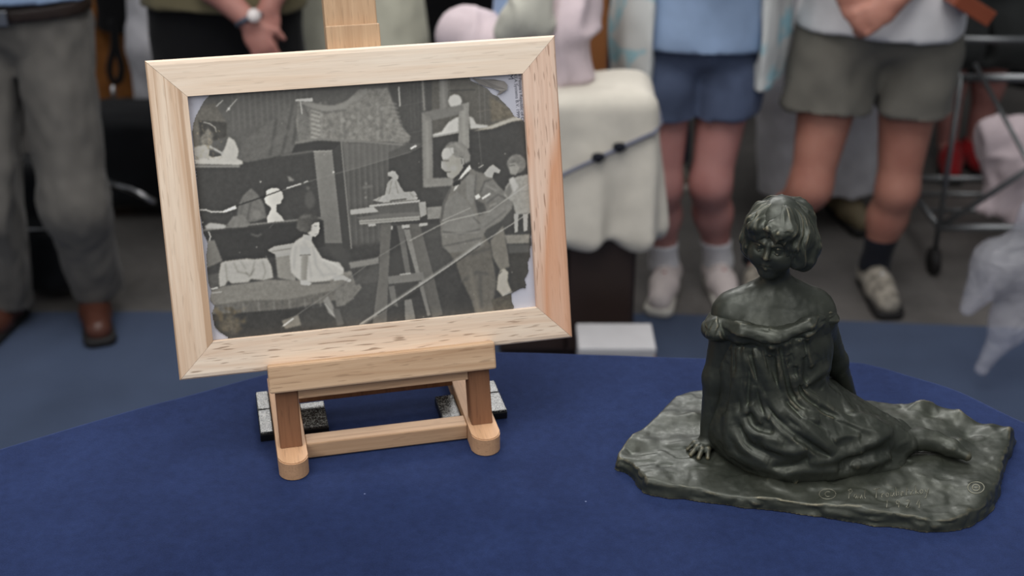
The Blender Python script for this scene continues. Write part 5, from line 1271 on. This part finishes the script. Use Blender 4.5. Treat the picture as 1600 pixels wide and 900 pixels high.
tube_obj('cord', loop_, .0055, M_cord, cr, 8)
for i_ in (6, 8):
    if i_ < len(pts): tube_obj('toggle', [pts[i_]-np.array([.014, .004, -.006]), pts[i_], pts[i_]+np.array([.014, -.004, .006])], [.008, .014, .008], M_bsock, cr, 10)
# blankets heaped on the sheet
def blob(name, label, cat, prims, mat, h=.008, fold=.010, fs=11, k=.05, floor_z=None):
    def fn(P):
        d = None
        for a, b, r0, r1 in prims:
            e = sd_cone(P, a, b, r0, r1); d = e if d is None else smin(d, e, k)
        return d if floor_z is None else np.maximum(d, floor_z-P[:, 2])
    A = np.array([p for a, b, _, _ in prims for p in (a, b)]); R_ = max(max(r0, r1) for *_, r0, r1 in prims)+.04
    lo, hi = A.min(0)-R_, A.max(0)+R_
    if floor_z is not None: lo[2] = floor_z-.01
    o = sdf_obj(name, fn, lo, hi, h, mat, None, disp=lambda V: fold*vnoise(V, fs, 9)+fold*.8*ridged(V*np.array([1.3, 1, .55], f32)+.03*vnoise(V, 9, 4)[:, None], fs*1.5, 10)); return tag(o, label, cat)
zt_ = .835
blob('pink_blanket', 'pale pink blanket heaped on the cream sheet beside the picture frame', 'blanket', [(W(722, 52, 3.35), W(760, 74, 3.35), .060, .062), (W(760, 78, 3.35), W(850, 78, 3.32), .055, .07), (W(850, 70, 3.32), W(892, 20, 3.34), .065, .062), (W(892, 20, 3.34), W(905, -30, 3.36), .058, .05), (W(885, 60, 3.30), W(895, 118, 3.30), .058, .045), (W(860, 110, 3.32), W(900, 140, 3.30), .05, .04), (W(800, 120, 3.36), W(830, 120, 3.36), .07, .07), (W(740, 130, 3.36), W(860, 135, 3.36), .07, .07)], M_pink, fold=.016, fs=9, floor_z=.830)
blob('cream_towel', 'cream towel folded over the pink blanket', 'towel', [(W(840, -20, 3.26), W(815, 25, 3.25), .035, .035), (W(815, 25, 3.25), W(788, 50, 3.26), .035, .03), (W(835, 0, 3.25), W(850, 40, 3.25), .03, .025)], cloth_mat('grey_cream_towel', (196, 194, 182)), fold=.008)
blob('blue_cloth', 'light blue folded cloth tucked behind the cream towel', 'cloth', [(W(800, -25, 3.40), W(800, 40, 3.38), .05, .045), (W(825, -25, 3.40), W(815, 20, 3.38), .04, .04)], M_ltblue, fold=.008)
_wp = W(920, 96, 3.60); wbk = box_obj('wooden_board', (_wp[0], 3.60, .505), (1, 0, 0), (0, 1, 0), (0, 0, 1), (.05, .014, .502), plain('orange_brown_wood', (134, 84, 44), .5), None, .008)
tag(wbk, 'orange-brown wooden board standing upright behind the sheeted cabinet', 'board')
# white box on the carpet
wbx = empty('white_box', (at_x(965, 3.0, .1), 3.03, .003), 'white cardboard box on the blue carpet in front of the cabinet', 'box')
M_wbox = plain('white_cardboard', (190, 188, 190), .7, var=.05); M_kraft = plain('kraft_cardboard', (136, 104, 84), .8)
x0_, x1_ = at_x(905, 2.97, .2), at_x(1022, 2.97, .2)
box_obj('box_body', ((x0_+x1_)/2, 3.03, .112), (1, 0, 0), (0, 1, 0), (0, 0, 1), ((x1_-x0_)/2, .065, .107), M_wbox, wbx, .003)
box_obj('lid', ((x0_+x1_)/2, 3.03, .2285), (1, 0, 0), (0, 1, 0), (0, 0, 1), ((x1_-x0_)/2+.003, .068, .009), M_wbox, wbx, .003)
box_obj('side_flap', (x1_+.0045, 3.03, .10), (1, 0, 0), (0, 1, 0), (0, 0, 1), (.004, .063, .09), M_kraft, wbx, .002)
# steel cart with a pink bundle and a plastic bag at the right
Yc = 3.90; ct = empty('steel_cart', (at_x(1560, Yc, 0), Yc, 0), 'steel tube cart loaded with a pink bundle beside the man in olive shorts', 'cart')
def T(p, q_, r=.011, nm='tube'): return tube_obj(nm, [np.array(p), (np.array(p)+np.array(q_))/2, np.array(q_)], r, M_ct, ct, 10)
M_ct = plain('dull_steel', (120, 122, 124), .35, .8, var=.06)
cxl, cxr = at_x(1506, Yc, .7), at_x(1506, Yc, .7)+.62; yb = Yc+.42
zh = W(1550, 122, Yc)[2]; zh2 = W(1560, 104, Yc+.2)[2]+.02
for x_ in (cxl, cxr):
    for y_ in (Yc, yb):
        T((x_, y_, .07), (x_, y_, zh), .009, 'upright'); tube_obj('wheel', [(x_-.012, y_, .045), (x_+.012, y_, .045)], .044, M_darksole, ct, 16)
for z_ in (zh, .16):
    T((cxl, Yc, z_), (cxr, Yc, z_), .013, 'rail'); T((cxl, yb, z_), (cxr, yb, z_), .013, 'rail'); T((cxl, Yc, z_), (cxl, yb, z_), .011, 'rail'); T((cxr, Yc, z_), (cxr, yb, z_), .011, 'rail')
T((cxl, Yc, .16), (cxr, Yc, zh), .010, 'brace'); T((cxl, Yc+.14, .16), (cxr, Yc+.14, .16), .008, 'slat'); T((cxl, Yc+.28, .16), (cxr, Yc+.28, .16), .008, 'slat')
blob('pink_bundle', 'pale pink cloth bundle loaded on the steel cart', 'bundle', [(W(1562, 215, 4.05), W(1610, 225, 4.05), .07, .09), (W(1585, 250, 4.05), W(1640, 260, 4.07), .10, .11), (W(1575, 300, 4.03), W(1600, 330, 4.03), .06, .055), (W(1560, 325, 4.01), W(1528, 325, 4.01), .028, .02), (W(1605, 300, 4.07), W(1650, 320, 4.07), .1, .1)], M_pink, fold=.014)
pl = NT('clear_plastic'); _v = pl.coord(); _tr = pl.add('ShaderNodeBsdfTransparent'); _tr.inputs[0].default_value = (.86, .86, .9, 1); _pr = pl.b
_pr.inputs['Base Color'].default_value = (.75, .75, .8, 1); _pr.inputs['Roughness'].default_value = .1; pl.l(pl.bump(pl.noise(_v, 16, 3, .5, 1.0), .8, .02), _pr.inputs['Normal'])
_mx = pl.add('ShaderNodeMixShader'); _mx.inputs[0].default_value = .25; pl.l(_tr.outputs[0], _mx.inputs[1]); pl.l(_pr.outputs[0], _mx.inputs[2]); pl.l(_mx.outputs[0], pl.n['Material Output'].inputs[0])
Yb = 3.15
bagp = [(W(1625, 330, Yb), W(1610, 400, Yb), .045, .05), (W(1610, 400, Yb), W(1560, 415, Yb), .05, .055), (W(1560, 415, Yb), W(1512, 482, Yb), .055, .018), (W(1605, 410, Yb), W(1580, 500, Yb), .05, .042), (W(1580, 500, Yb), W(1535, 575, Yb), .042, .018), (W(1615, 400, Yb), W(1610, 470, Yb), .05, .04)]
blob('plastic_bag', 'knotted clear plastic bag hanging from the steel cart', 'plastic bag', bagp, pl.m, h=.007, fold=.010, fs=9, k=.05)
hk = W(1640, 330, Yb)
T(hk+np.array([0, 0, .02]), (hk[0]+.02, Yc, hk[2]+.16), .007, 'hook_arm')
